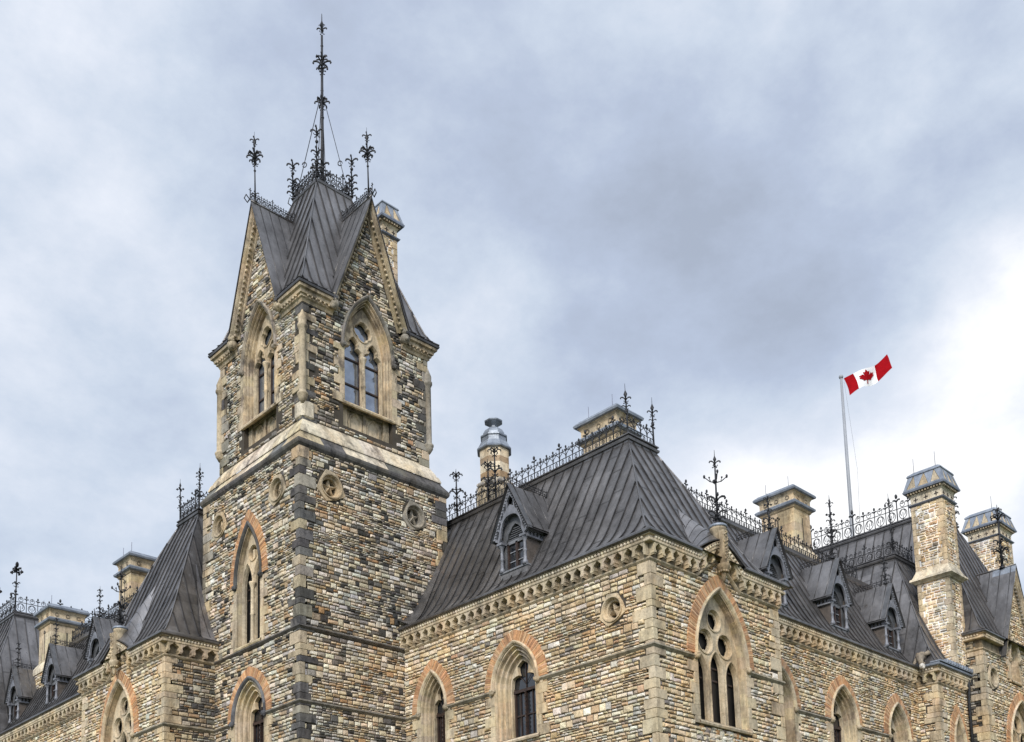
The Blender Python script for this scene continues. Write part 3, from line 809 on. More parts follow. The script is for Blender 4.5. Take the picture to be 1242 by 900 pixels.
def arms(mb, c, s, n=4, rot=PI/4, r=.05):
    for i in range(n):
        a = rot+2*PI*i/n; d = Vector((math.cos(a), math.sin(a), 0)); z = Vector((0, 0, 1)); c = Vector(c)
        tube(mb, [c, c+d*s*.5+z*s*.12, c+d*s*.95+z*s*.5], [s*r, s*r, s*r*.8], 4)
        ball(mb, c+d*s*1.0+z*s*.58, s*.11, k=5, sz=1.7)
        tube(mb, [c+d*s*.45+z*s*.1, c+d*s*.55+z*s*.45], s*r*.8, 4); ball(mb, c+d*s*.56+z*s*.5, s*.09, k=5)
def spear(mb, c, s, r=.02):
    lathe(mb, c, [(r*.6, -.02), (s*.10, .0), (s*.05, s*.1), (s*.15, s*.38), (s*.06, s*.62), (r*.35, s*.7), (r*.2, s*1.25)], 6)
def finial(p, H, items, label=None, r=.03, parent=None, base=True):
    mb = MB(); x, y, z = p
    lathe(mb, p, [(r*1.35, 0), (r, H*.4), (r*.7, H*.9)], 6)
    if base: lathe(mb, p, [(r*3, 0), (r*3, .05), (r*1.6, .10), (r*1.2, .22)], 8)
    for h, t, s in items:
        c = (x, y, z+h*H)
        if t == 'leaf': leaves(mb, c, s); leaves(mb, c, s*.6, 4, -1, 0)
        elif t == 'leaf8': leaves(mb, c, s, 6, 1, .3, r=.085); leaves(mb, (x, y, z+h*H+s*.5), s*.62, 4, 1, PI/4, r=.1); leaves(mb, c, s*.5, 4, -1, 0, r=.1); ball(mb, (x, y, z+h*H+s*.2), s*.14, k=6)
        elif t == 'arms': arms(mb, c, s)
        elif t == 'ball': ball(mb, c, s, k=7)
        elif t == 'cross':
            for i in range(4):
                a = PI/4+PI/2*i; d = Vector((math.cos(a), math.sin(a), 0)); cc = Vector(c)
                tube(mb, [cc, cc+d*s*.7], s*.10, 4); ball(mb, cc+d*s*.85, s*.2, k=5); ball(mb, cc+d*s*.7+Vector((0, 0, s*.18)), s*.13, k=5); ball(mb, cc+d*s*.7-Vector((0, 0, s*.18)), s*.13, k=5)
        elif t == 'spear': spear(mb, (x, y, z+h*H), s, r)
        elif t == 'fleur': fleur(mb, c, s, (.707, -.707, 0)); fleur(mb, c, s, (.707, .707, 0))
    rl = random.Random(int(x*97+y*31)); ax_, ay_ = rl.uniform(-.018, .018), rl.uniform(-.018, .018)
    mb.v = [(v[0]+ax_*(v[2]-z), v[1]+ay_*(v[2]-z), v[2]) for v in mb.v]
    return mb.build('finial', 'iron', parent or bld, label)

roof_main, dk = mansard('dark standing-seam roof of the corner pavilion', PR_MAIN, XC, XE+.35, YM, YT+3.5, hipL=False)
cresting([(dk[0]+.05, YT+2.2, dk[4]), (dk[0]+.05, dk[2]+.05, dk[4]), (dk[1], dk[2]+.05, dk[4])], .86, 'iron cresting along the corner pavilion roof edge', .32, r=.02)
F_SMALL = [(.35, 'leaf', .10), (.55, 'cross', .14), (.78, 'leaf', .13), (.82, 'spear', .42)]
finial((dk[0]+.05, dk[2]+.05, dk[4]), 1.55, [(.62, 'leaf', .14), (.80, 'leaf', .17), (.84, 'spear', .45)], 'iron corner finial in front of the big roof chimney')
finial((dk[1], dk[2]+.05, dk[4]), 1.55, [(.55, 'ball', .06), (.62, 'leaf', .12), (.80, 'leaf', .17), (.84, 'spear', .45)], 'iron corner finial at the right end of the corner pavilion roof')

# lead flashing against the tower
mb = MB(); pr = PR_MAIN
for (ta, za), (tb, zb) in zip(pr, pr[1:]):
    w0 = .62-.35*max(0, min(1, ta/1.6)); w1 = .62-.35*max(0, min(1, tb/1.6))
    mb.add([(XC+ta-.03, YT-.01, za+.30-.1*ta), (XC+ta-.03, YT-w0, za+.03), (XC+tb-.03, YT-w1, zb+.03), (XC+tb-.03, YT-.01, zb+.30-.1*tb)], [(0, 1, 2, 3)])
mb.build('flashing', 'roof', roof_main)

# gablet half-cone roofs and fleurons
def gablet(fr, prof, gf, c, half, lbl, parent, apex=(1.35, 15.25)):
    mb = MB(); n = 22; m = 12; tA, zA = apex
    rows = []
    for k in range(m+1):
        v = k/m; t = -.25+(tA+.25)*v; hw = (half+.10)*(1-v*.985); base = hip_z(prof, t)+.012
        crest = (Z2+.73+gf(c))*(1-v)+zA*v; base = min(base, crest) if k == 0 else base
        row = []
        for i in range(n+1):
            u = -1+2*i/n; row.append(fr(c+u*hw, base+max(0, crest-base)*(1-abs(u)**1.45), -t))
        rows.append(row)
    grid(mb, rows, (1.2, 1.2, 1.2), smooth=True)
    for k in range(0, m, 2): tube(mb, [Vector(p)+Vector((0, 0, .008)) for p in rows[k]], .011 if k else .03, 4, (.45, .45, .45))
    for i in (0, n): tube(mb, [Vector(r_[i])+Vector((0, 0, .01)) for r_ in rows], .02, 4, (1.3, 1.3, 1.3))
    mb.build('gablet_roof', 'roof', parent)
    # fleuron: carved pilaster on a bracket with a round cap
    f = MB(); rng = random.Random(int(c)); o = .22
    box(f, fr, c-.10, c+.12, Z2+.56, Z2+1.70, .24, .42, TAN2)
    for k in range(26):
        p = fr(c+rng.uniform(-.08, .10), Z2+.62+k*.042, .42); ball(f, p, rng.uniform(.03, .05), tv(rng, TAN2, .2), k=5)
    p = fr(c, 0, .28)
    lathe(f, (p[0], p[1], Z2), [(.02, .02), (.06, .10), (.07, .20), (.09, .30), (.18, .42), (.21, .52), (.21, .58), (.15, .62)], 10, TAN2)
    for k in range(10): ball(f, (p[0]+.13*math.cos(k*.63), p[1]+.13*math.sin(k*.63), Z2+.36), .05, tv(rng, TAN2, .2), k=5)
    p = fr(c+.08, 0, .10)
    lathe(f, (p[0], p[1], Z2), [(.17, 1.1), (.17, 1.6), (.21, 1.72), (.27, 1.80), (.27, 1.86)], 12, TAN2)
    fo = f.build('fleuron', 'ashlar', bld, lbl)
    cp = MB(); lathe(cp, (p[0], p[1], Z2), [(.26, 1.86), (.30, 1.88), (.30, 1.93), (.25, 1.97), (.10, 2.02)], 14); cp.build('cap', 'lead', fo)
    q = (p[0], p[1], Z2+2.0)
    return finial(q, 2.35, [(.04, 'leaf', .24), (.12, 'leaf', .26), (.32, 'leaf', .27), (.36, 'ball', .05), (.60, 'arms', .36), (.62, 'ball', .05), (.86, 'leaf', .17), (.88, 'spear', .36)], None, .032, parent=fo)
gablet(FA(YM), PR_MAIN, g_main, 27.95, 1.15, 'carved stone fleuron over the large triple window', roof_main)

# dormers
def dormer(fr, prof, sc, of, lbl, zb=13.55, za=16.92, hb=.62, k=1.0):
    """fr wall frame, of = distance of the front behind the wall plane"""
    ze = 15.30; he = .86
    root = MB(); P_ = lambda s, h, o: fr(sc+s, h, -of+o)
    def t_at(z):
        for i in range(400):
            t = i*.01
            if hip_z(prof, t) >= z: return t
        return prof[-1][0]
    # body: cheeks and front panel
    tb = t_at(ze)
    for q in (-1, 1):
        cheek = []
        for i in range(9):
            t = of+(tb-of)*i/8; cheek.append((t, hip_z(prof, t)-.05))
        grid(root, [[fr(sc+q*hb, z, -t), fr(sc+q*hb, ze+.02, -t)] for t, z in cheek], (.62, .50, .40))
    # front wall with an opening
    ow = .45; oz0, ozs = zb+.42, 15.0
    op = [(sc-ow, oz0), (sc+ow, oz0)]+[(sc+ow*math.cos(a), ozs+.45*math.sin(a)**.8) for a in [PI*i/10 for i in range(1, 10)]]+[(sc-ow, ozs)]
    op = [(sc-ow, oz0), (sc+ow, oz0), (sc+ow, ozs), (sc+ow*.75, ozs+.3), (sc+ow*.35, ozs+.52), (sc, ozs+.62), (sc-ow*.35, ozs+.52), (sc-ow*.75, ozs+.3), (sc-ow, ozs)]
    outl = [(sc-hb+.004, zb-.1), (sc+hb-.004, zb-.1), (sc+hb-.004, ze), (sc+he*.86, ze+.02), (sc, za-.22), (sc-he*.86, ze+.02), (sc-hb+.004, ze)]
    f2 = lambda s, h, o=0.: fr(s, h, -of+o)
    plate(root, f2, outl, [op], -.10, -.30, (.62, .62, .62))
    # sill panel
    box(root, f2, sc-hb-.04, sc+hb+.04, zb-.12, zb+.36, -.12, .02, (.95, .9, .85)); box(root, f2, sc-hb+.08, sc+hb-.08, zb+.03, zb+.25, .0, .035, (.8, .76, .72)); box(root, f2, sc-hb-.06, sc+hb+.06, zb+.36, zb+.42, -.12, .06, (1.1, 1.1, 1.1))
    d = root.build('dormer', 'paint', bld, lbl)
    # posts with capitals
    for q in (-1, 1):
        p = MB(); c = f2(sc+q*(hb-.06), 0, .02)
        lathe(p, (c[0], c[1], 0), [(.10, zb+.40), (.10, zb+.50), (.065, zb+.58), (.055, zb+.85), (.085, zb+.9), (.055, zb+.95), (.055, zb+1.22), (.10, zb+1.34), (.12, zb+1.38)], 10, (1.1, 1.1, 1.15))
        box(p, f2, sc+q*(hb-.06)-.13, sc+q*(hb-.06)+.13, zb+1.38, zb+1.46, -.1, .15, (1.1, 1.1, 1.15))
        p.build('post', 'paint', d)
    # bargeboards: outer rake, arched inner, dentils
    b = MB(); al = math.atan2(za-ze, he)
    def arch_in(u):      # inner trefoil line from post top to crown
        return None
    for q in (-1, 1):
        n = 10; rows = []
        for i in range(n+1):
            u = i/n; so_, zo = q*he*(1-u), ze-.12+(za-ze+.12)*u
            # inner edge follows a pointed arch
            a = u*PI/2; si = q*(hb-.10)*math.cos(a)**.75; zi = (zb+1.46)+(15.88-(zb+1.46))*math.sin(a)**.85
            if i == 0: si = q*(hb-.02)
            rows.append([f2(sc+so_, zo, .14), f2(sc+si, zi, .12), f2(sc+si, zi, .04), f2(sc+so_, zo, .04)])
        # pierced: leave gaps by building ribs instead of a full sheet
        for i in range(n):
            A, B = rows[i], rows[i+1]
            v = lambda r, k_: tuple(r[0][j]+(r[1][j]-r[0][j])*k_ for j in range(3))
            def sh(p, dd): return tuple(p[j]+dd[j] for j in range(3))
            dd = tuple(f2(0, 0, -.08)[j]-f2(0, 0, 0)[j] for j in range(3))
            for k0, k1 in ((0, .34), (.66, 1.0)):
                q4 = [v(A, k0), v(A, k1), v(B, k1), v(B, k0)]
                b.add(q4+[sh(p, dd) for p in q4], BOXF, (1.1, 1.1, 1.15))
            if i % 2 == 0:
                q4 = [v(A, .3), v(A, .7), tuple(v(A, .7)[j]*.55+v(B, .7)[j]*.45 for j in range(3)), tuple(v(A, .3)[j]*.55+v(B, .3)[j]*.45 for j in range(3))]
                b.add(q4+[sh(p, dd) for p in q4], BOXF, (1.1, 1.1, 1.15))
        # dark dentil row on the outer rake
        m = 17
        for i in range(m):
            u = (i+.3)/m; s0, z0 = q*he*(1-u)*.93, ze-.14+(za-ze+.02)*u-.02
            ball(b, f2(sc+s0, z0, .16), .028, (1.4, 1.4, 1.45), k=4)
        box_ = [f2(sc+q*(he+.05), ze-.18, .2), f2(sc+q*(he+.05), ze-.10, .2), f2(sc, za+.08, .2), f2(sc, za-.0, .2)]
        bk = [f2(sc+q*(he+.05), ze-.18, .0), f2(sc+q*(he+.05), ze-.10, .0), f2(sc, za+.08, .0), f2(sc, za-.0, .0)]
        b.add(box_+bk, BOXF, (.55, .55, .55))
    b.build('bargeboard', 'paint', d)
    # roof
    r = MB(); tr_ = t_at(za)+.1; te = t_at(ze)+.25
    for q in (-1, 1):
        vs = [f2(sc+q*(he+.06), ze-.12, .24), f2(sc, za+.06, .24), fr(sc, za+.06, -tr_), fr(sc+q*(he+.06), ze-.12, -te)]
        r.add(vs, [(0, 1, 2, 3)])
        r.add([tuple(v[j]-(.07 if j == 2 else 0) for j in range(3)) for v in vs], [(0, 1, 2, 3)], (.6, .6, .6))
        for u in [(.16+.26*k_) for k_ in range(5)]:
            # seams running down the slope
            o_top = .24-(.24+of-of)*0; oo = .24-u*1.9*1.0
            lim = .24+of-te+0
            if -(of-.24)+0 is None: pass
            dist = u*1.9
            if dist < (te-of+.2): tube(r, [f2(sc+q*(he+.04), ze-.08, .24-dist), f2(sc, za+.09, .24-dist)], .018, 4, (.6, .6, .6))
            elif dist < (tr_-of+.2):
                f_ = (tr_-of+.24-dist)/max(.01, tr_-te); f_ = max(0, min(1, f_))
                tube(r, [f2(sc+q*(he+.04)*f_, za+.09-(za-ze+.17)*f_, .24-dist), f2(sc, za+.09, .24-dist)], .018, 4, (.6, .6, .6))
        # pierced eaves frieze on the cheek
        for k_ in range(7):
            a = -.02-.17*k_
            if -a > te-of: break
            box(r, f2, sc+q*(hb+.02)-.02, sc+q*(hb+.02)+.06, ze-.34, ze-.14, a-.055, a+.03, (1.2, 1.2, 1.25), 1)
        box(r, f2, sc+q*(hb+.06)-.05, sc+q*(hb+.06)+.05, ze-.40, ze-.34, of-te, .05, (1.2, 1.2, 1.25), 1)
        box(r, f2, sc+q*(hb+.06)-.05, sc+q*(hb+.06)+.05, ze-.16, ze-.09, of-te, .05, (1.2, 1.2, 1.25), 1)
    r.build('dormer_roof', ['roof', 'paint'], d)
    # sash
    w = MB(); gp = -.22
    for s0, s1, h0, h1, mi in ((-ow, -ow+.07, oz0, ozs, 0), (ow-.07, ow, oz0, ozs, 0), (-.05, .05, oz0, ozs, 0), (-ow, ow, oz0, oz0+.07, 0), (-ow, ow, ozs-.05, ozs+.07, 1)):
        box(w, f2, sc+s0, sc+s1, h0, h1, gp, gp+.08, (1, 1, 1), mi)
    for q in (-1, 1):
        for hh in (.34, .67):
            box(w, f2, sc+q*.2-.15, sc+q*.2+.15, oz0+(ozs-oz0)*hh-.014, oz0+(ozs-oz0)*hh+.014, gp, gp+.05, (1.6, 1.6, 1.6), 1)
    for i in range(6):
        box(w, f2, sc-ow*(1-i*.13), sc+ow*(1-i*.13), ozs+.10+i*.075, ozs+.13+i*.075, gp, gp+.06, (.6, .6, .6), 1)
    w.build('sash', ['wood', 'paint'], d)
    g = MB(); box(g, f2, sc-ow, sc+ow, oz0, ozs+.6, gp-.04, gp+.012); g.build('glass', 'glass', d)
    # ridge cresting
    a = Vector(f2(sc, za+.10, .16)); b_ = Vector(fr(sc, za+.10, -(tr_-.1)))
    cresting([a, b_], .30, None, .22, r=.012, parent=d)
    return d, a
d1, _ = dormer(FB(XC), PR_MAIN, -25.2, .50, 'grey pointed dormer window on the corner pavilion roof')

# ================= tower
WT = [(-33.90, 1.30, 14.90, 2.72, 12.52, True), (-33.83, 1.50, 9.74, 1.86, 7.6, True)]
RT = [(-31.98, 17.70, .45), (-36.08, 17.70, .45)]; RTA = [(21.30, 17.70, .47), (25.12, 17.68, .47)]
def pal_tb(s, h, r):
    n = math.sin(s*1.7+h*.9)+math.sin(s*.8-h*1.9+1); return PAL_TOWER if r.random() > .10+.12*(n > .6) else PAL_DARK
def pal_ta(s, h, r):
    n = math.sin(s*1.3+h*.55)+math.sin(s*.5-h*1.3+2)+.5*math.sin(s*3+h*2.2)
    p = .34+.20*n if h > 12.3 else .15+.07*n
    if h > 17.4: p = .20+.12*n
    return PAL_DARK if r.random() < p else PAL_TOWER
wall('rubble wall of the tower with two pointed windows', XT, True, -YTL, -YT, GZ, 19.0, WT, RT, -YTL, -YT, pal_tb, 11, qsl=12, qsr=11, rh0=7.0, sc=.86)
wall('dark weathered rubble wall of the tower', YT, False, XT, XTR, GZ, 19.0, [], RTA, XT, XTR, pal_ta, 12, qsl=11, qsr=13, rh0=7.0, sc=.88)
def dq(p):
    return lambda rng, z: tv(rng, DARKST, .35) if rng.random() < p else tv(rng, TAN2 if rng.random() < .6 else GREYST, .15)
q = MB(); corner_quoins(q, XT, YT, 7.0, 18.95, 11, colf=dq(.5)); q.build('quoins', 'sooty', bld, 'half blackened quoins on the near tower corner')
q = MB(); corner_quoins(q, XTR, YT, 7.0, 18.95, 13, sx=-1, colf=dq(.4)); q.build('quoins', 'sooty', bld, 'quoins on the right tower corner above the pavilion roof')
q = MB(); corner_quoins(q, XT, YTL, 7.0, 18.95, 12, sy=-1, colf=dq(.2)); q.build('quoins', 'sooty', bld, 'quoins on the left tower corner above the left pavilion roof')
mb = MB(); wbox(mb, XT+.9, XTR-.003, YT+.32, YTL-.003, GZ, 19.0); mb.build('wall', 'mortar', bld, 'rear walls of the tower')
window('twin', XT, True, *WT[0][:5], 'tall twin-lancet window with dark hood in the upper tower', a_in=.80, dep=.16, hood=(.12, .12, .12))
window('sash', XT, True, *WT[1][:5], 'arched sash window with dark hood in the lower tower', a_in=.60, hood=(.16, .16, .17))
roundel(XT, True, -31.98, 17.70, .40, 'round carved panel on the tower beside the near corner', TAN2)
roundel(XT, True, -36.08, 17.70, .40, 'round carved panel on the tower near its far edge', TAN2)
roundel(YT, False, 21.30, 17.70, .42, 'star-cut roundel on the dark tower face beside the near corner', TAN2)
roundel(YT, False, 25.12, 17.68, .42, 'star-cut roundel on the dark tower face near the pavilion roof', GREYST)
strings([[(XT, YTL), (XT, YT), (XTR, YT)]], Z2+.02, (.13, .12, .11), 'black string course round the tower below the twin window')
strings([[(XT, YTL), (XT, 33.83+hw_(1.5))], [(XT, 33.83-hw_(1.5)), (XT, YT), (XC, YT)]], Z1, (.19, .175, .15), 'dark string course round the lower tower')
# weathered offset below the belfry
rng = random.Random(8)
BI = .45
def offset_band(prof, name, label, cols):
    mb = MB(); per = [(XT, YTL), (XT, YT), (XTR, YT), (XTR, YTL)]; path = []
    for i in range(4):
        a, b = per[i], per[(i+1) % 4]; n = 7
        for k in range(n): path.append((a[0]+(b[0]-a[0])*k/n, a[1]+(b[1]-a[1])*k/n, 0))
    sweep(mb, path, prof, closed=True, vary=lambda: tv(rng, rng.choice(cols), .08))
    return mb.build(name, 'sooty', bld, label)
offset_band([(0, 18.84), (.05, 18.86), (.12, 18.94), (.14, 19.02), (.13, 19.10)], 'drip_mould', 'black drip mould below the belfry', [DARKST])
offset_band([(.13, 19.10), (-.10, 19.42), (-.12, 19.50)], 'sloping_offset', 'sloping stone offset with blackened blocks below the belfry', [TAN2, PALE, DARKST, (.2, .2, .2)])
offset_band([(-.09, 19.50), (-.09, 19.55), (-.16, 19.74), (-.22, 19.78), (-.24, 19.86), (-.45, 20.22), (-.5, 20.22)], 'sloping_offset', 'pale upper sloping offset under the belfry', [PALE, TAN, PALE])

# belfry
BX0, BX1, BY0, BY1 = XT+BI, XTR-BI, YT+BI, YTL-BI
BCX, BCY = 23.35, 33.95; BZ0 = 20.15; BZC = 24.68
WBF = (1.25, 23.80, 2.42, 21.55)
GA = .34   # gable wall stands forward of the belfry wall
def belfry_face(is_b, near, lbl, pal, seed, lb2):
    X = (BX0 if is_b else BY0); c = -BCY if is_b else BCX; s0, s1 = (c-2.9, c+2.9)
    wn = [(c, WBF[0], WBF[1], WBF[2], WBF[3]-1.0, False)]
    ga0 = 25.25; hg = 1.55; apx = 29.75
    outl = [(s0, BZ0), (s1, BZ0), (s1, ga0), (c+hg, ga0), (c, apx), (c-hg, ga0), (s0, ga0)]
    def ex(h):
        iv = []
        if h > ga0-.05:
            x = hg*(apx-h)/(apx-ga0)-.12
            iv = [(s0-1, c-max(0, x)), (c+max(0, x), s1+1)]
        return iv
    wall(lbl, X, is_b, s0, s1, BZ0, apx, wn, [], s0, s1, pal, seed, outline=outl, qsl=seed, qsr=seed+1, rh0=BZ0+.1, extra=ex, sc=.85)
    fr = FB(X) if is_b else FA(X)
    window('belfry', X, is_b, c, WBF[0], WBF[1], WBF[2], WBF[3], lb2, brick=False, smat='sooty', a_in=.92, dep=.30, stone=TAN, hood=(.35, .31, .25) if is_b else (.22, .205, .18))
    # blind panels under the sill
    pm = MB(); box(pm, fr, c-1.02, c+1.02, WBF[3]-.98, WBF[3]-.12, -.45, -.30, TAN)
    for q in (-1, 1):
        cc = c+q*.42; h1 = arch_path(cc, .26, WBF[3]-.62, .42, 0, WBF[3]-.9, 8)
        ring(pm, fr, h1, [(-.06, -.295), (-.04, -.24), (.0, -.24), (.06, -.31)], TAN2, centre=(cc, WBF[3]-.7))
    for q in (-1, 1): box(pm, fr, c+q*.98-.13, c+q*.98+.13, WBF[3]-.98, WBF[3], -.4, -.18, TAN2)
    box(pm, fr, c-1.0, c+1.0, WBF[3]-.13, WBF[3]-.02, -.45, -.20, GREYST)
    box(pm, fr, c-.07, c+.07, WBF[3]-.98, WBF[3]-.1, -.4, -.21, TAN2)
    pm.build('blind_panel', 'sooty', bld, 'blind arched panels below the belfry window')
    # lead apron
    lm = MB(); rows = [[fr(c-1.1, 20.22, -.02), fr(c-1.0, 20.75, -.36)], [fr(c+1.1, 20.22, -.02), fr(c+1.0, 20.75, -.36)]]; grid(lm, rows)
    lm.build('apron', 'lead', bld, 'lead apron below the belfry window')
    # coping and dentils on the gable
    cm = MB(); rg = random.Random(seed)
    for q in (-1, 1):
        n = 9
        for i in range(n):
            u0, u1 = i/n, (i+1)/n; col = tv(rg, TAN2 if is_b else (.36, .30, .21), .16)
            S = lambda u, k: c+q*((hg+.16)*(1-u)-k)
            Zz = lambda u: ga0+.02+(apx+.35-ga0)*u
            prof = [(0, .0), (.0, GA+.02), (.06, GA+.02), (.085, GA-.03), (.10, .24), (.17, .22), (.18, .07), (.25, .06), (.26, 0)]
            rows = [[fr(c+q*max(0, (hg+.16)*(1-u)-k), Zz(u), o) for k, o in prof] for u in (u0, u1)]
            grid(cm, rows, col)
            dk_ = [[fr(c+q*max(0, (hg+.16)*(1-u)-k), Zz(u), o) for k, o in ((.105, .235), (.165, .225))] for u in (u0, u1)]; grid(cm, dk_, (.07, .06, .05))
        for i in range(24):
            u = (i+.5)/25; s = (hg+.16)*(1-u)-.19
            if s > .05:
                p = fr(c+q*s, Zz(u), .22); ball(cm, (p[0], p[1], p[2]), .06, tv(rg, TAN2, .3), k=5)
        # metal edge on top of the coping
    cm.build('gable_coping', 'sooty', bld, 'stone coping with ball ornament up the belfry gable')
    # blind narrow panel above the arch is left as masonry; carved stops at the gable feet
    for q in (-1, 1):
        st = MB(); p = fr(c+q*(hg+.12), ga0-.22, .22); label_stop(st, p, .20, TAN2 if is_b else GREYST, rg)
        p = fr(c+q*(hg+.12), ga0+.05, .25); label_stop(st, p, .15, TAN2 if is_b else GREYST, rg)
        st.build('carved_stop', 'sooty', bld, 'carved beast at the foot of the belfry gable')
belfry_face(True, True, 'belfry wall with tall gable facing left', lambda s, h, r: PAL_TOWER if r.random() > .15 else PAL_DARK, 21, 'belfry window with dark panes in the left-facing gable')
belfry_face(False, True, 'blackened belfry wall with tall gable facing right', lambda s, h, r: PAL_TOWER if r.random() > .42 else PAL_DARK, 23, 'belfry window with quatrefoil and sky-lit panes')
q = MB(); corner_quoins(q, BX0, BY0, BZ0, BZC, 21, colf=dq(.45)); q.build('quoins', 'sooty', bld, 'quoins at the near belfry corner')
q = MB(); corner_quoins(q, BX1, BY0, BZ0, BZC, 24, sx=-1, colf=dq(.6)); q.build('quoins', 'sooty', bld, 'blackened quoins at the right belfry corner')
q = MB(); corner_quoins(q, BX0, BY1, BZ0, BZC, 22, sy=-1, colf=dq(.1)); q.build('quoins', 'sooty', bld, 'pale quoins at the left belfry corner')
mb = MB(); wbox(mb, BX0+.9, BX1-.003, BY0+.9, BY1-.003, BZ0, 25.3); mb.build('wall', 'mortar', bld, 'rear walls of the belfry')
# corner colonnettes
for i, (x, y) in enumerate(((BX0-.03, BY0-.03), (BX1+.03, BY0-.03), (BX0-.03, BY1+.03))):
    c = MB(); r = .13
    lathe(c, (x, y, 0), [(.05, 20.75), (.17, 20.95), (.17, 21.02), (.20, 21.06), (.20, 21.12), (.15, 21.16), (r, 21.24), (r, 23.55), (.15, 23.60), (.19, 23.68), (.19, 23.76), (.15, 23.80), (.16, 24.0), (.03, 24.35)], 12, TAN2 if i != 1 else GREYST)
    c.build('colonnette', 'sooty', bld, ['colonnette on the near belfry corner', 'colonnette on the right belfry corner', 'colonnette on the left belfry corner'][i])
    if i == 0:
        c = MB(); bevbox(c, BX0-.10, BX0+.5, BY0-.10, BY0+.5, BZ0+.02, 20.95, .12, PALE); c.build('corner_block', 'sooty', bld, 'pale block below the near colonnette')
# belfry cornices at the corners
mb = MB(); gm = MB(); bp = [(0, .0), (.06, .0), (.10, .10), (.16, .14), (.16, .22), (.22, .24), (.24, .36), (.32, .40), (.34, .50), (0, .50)]
gp = [(.30, .50), (.38, .52), (.40, .60), (.30, .66), (0, .80)]
hgx = 1.62
CORN = [[(BX0, BCY-hgx), (BX0, BY0), (BCX-hgx, BY0)], [(BCX+hgx, BY0), (BX1, BY0), (BX1, BCY-hgx)], [(BX1, BCY+hgx), (BX1, BY1), (BCX+hgx, BY1)], [(BCX-hgx, BY1), (BX0, BY1), (BX0, BCY+hgx)]]
CLAB = ['short moulded cornice on the near belfry corner', 'short moulded cornice on the right belfry corner', 'short moulded cornice on the rear belfry corner', 'short moulded cornice on the left belfry corner']
for pp, cl in zip(CORN, CLAB):
    mb = MB(); gm = MB()
    sweep(mb, [(*p, BZC) for p in pp], bp, TAN2); sweep(gm, [(*p, BZC) for p in pp], gp, (.6, .6, .6))
    for a, b in zip(pp, pp[1:]):
        ln = math.hypot(b[0]-a[0], b[1]-a[1]); n = int(ln/.17)
        dx, dy = (b[0]-a[0])/ln, (b[1]-a[1])/ln
        for k in range(n):
            s = (k+.5)*ln/n; ball(mb, (a[0]+dx*s+dy*.215, a[1]+dy*s-dx*.215, BZC+.19), .045, TAN, k=5)
    o = mb.build('cornice', 'sooty', bld, cl); gm.build('gutter', 'roof', o)

# spire roof
sp = MB(); prof = [(3.28, 25.34), (3.05, 25.52), (2.86, 25.85), (2.60, 26.6), (2.1, 28.1), (1.55, 29.75), (.80, 31.95)]
for q in range(4):
    R4 = Matrix.Rotation(q*PI/2, 3, 'Z')
    def T(x, y, z): v = R4 @ Vector((x, y, 0)); return (BCX+v.x, BCY+v.y, z)
    for (a, za), (b, zb_) in zip(prof, prof[1:]):
        if a > 2.84:
            g_ = 1.58 if a > 3.1 else 1.36
            sp.add([T(-a, -a, za), T(-g_, -a, za), T(-g_, -b, zb_), T(-b, -b, zb_)], [(0, 1, 2, 3)]); sp.add([T(g_, -a, za), T(a, -a, za), T(b, -b, zb_), T(g_, -b, zb_)], [(0, 1, 2, 3)])
        else: sp.add([T(-a, -a, za), T(a, -a, za), T(b, -b, zb_), T(-b, -b, zb_)], [(0, 1, 2, 3)])
    for i in range(-7, 8):
        s = i*.42; run = [(a, z) for a, z in prof if a > abs(s)+.03 and (abs(s) > 1.62 or a < 2.84)]
        if len(run) > 1:
            # exact end on the hip
            for (a, za), (b, zb_) in zip(prof, prof[1:]):
                if a > abs(s) >= b: u = (a-abs(s))/(a-b); run.append((abs(s), za+(zb_-za)*u))
            rows = [[T(s-.014, -a+.01, z), T(s-.014, -a-.05, z+.01), T(s+.014, -a-.05, z+.01), T(s+.014, -a+.01, z)] for a, z in run]
            grid(sp, rows, (.42, .42, .42), cap=True)
    tube(sp, [T(-a-.01, -a-.01, z) for a, z in prof], .035, 5, (.8, .8, .8))
    # gable roof
    zr, zf = 30.18, 25.15; hh = 1.80; fo = 2.90+GA+.07
    for w in (-1, 1):
        A = [T(w*hh, -fo, zf), T(0, -fo, zr), T(0, -1.0, zr), T(w*hh, -1.0, zf)]
        sp.add(A, [(0, 1, 2, 3)]); sp.add([(p[0], p[1], p[2]-.06) for p in A], [(0, 1, 2, 3)], (.5, .5, .5)); sp.add([A[0], A[1], (A[1][0], A[1][1], A[1][2]-.09), (A[0][0], A[0][1], A[0][2]-.09)], [(0, 1, 2, 3)], (.5, .5, .5))
        for k in range(5):
            y = -fo+.38+k*.42; tube(sp, [T(w*hh, y, zf+.01), T(0, y, zr+.01)], .022, 4, (.42, .42, .42))
    tube(sp, [T(0, -fo, zr+.02), T(0, -1, zr+.02)], .04, 5, (.8, .8, .8))
for w in ((BCX-.8), ): wbox(sp, BCX-.80, BCX+.80, BCY-.80, BCY+.80, 31.85, 32.0)
sweep(sp, [(BCX-.80, BCY+.80, 31.9), (BCX-.80, BCY-.80, 31.9), (BCX+.80, BCY-.80, 31.9), (BCX+.80, BCY+.80, 31.9)], [(0, -.1), (.06, -.04), (.08, .05), (.02, .10)], (.8, .8, .8), closed=True)
spire = sp.build('roof', 'roof', bld, 'steep spire roof with four gables crowning the tower')
tz = 32.0
cresting([(BCX-.78, BCY+.78, tz), (BCX-.78, BCY-.78, tz), (BCX+.78, BCY-.78, tz), (BCX+.78, BCY+.78, tz), (BCX-.78, BCY+.78, tz)], .80, 'iron cage railing round the spire top', .30, scroll=True, r=.024)
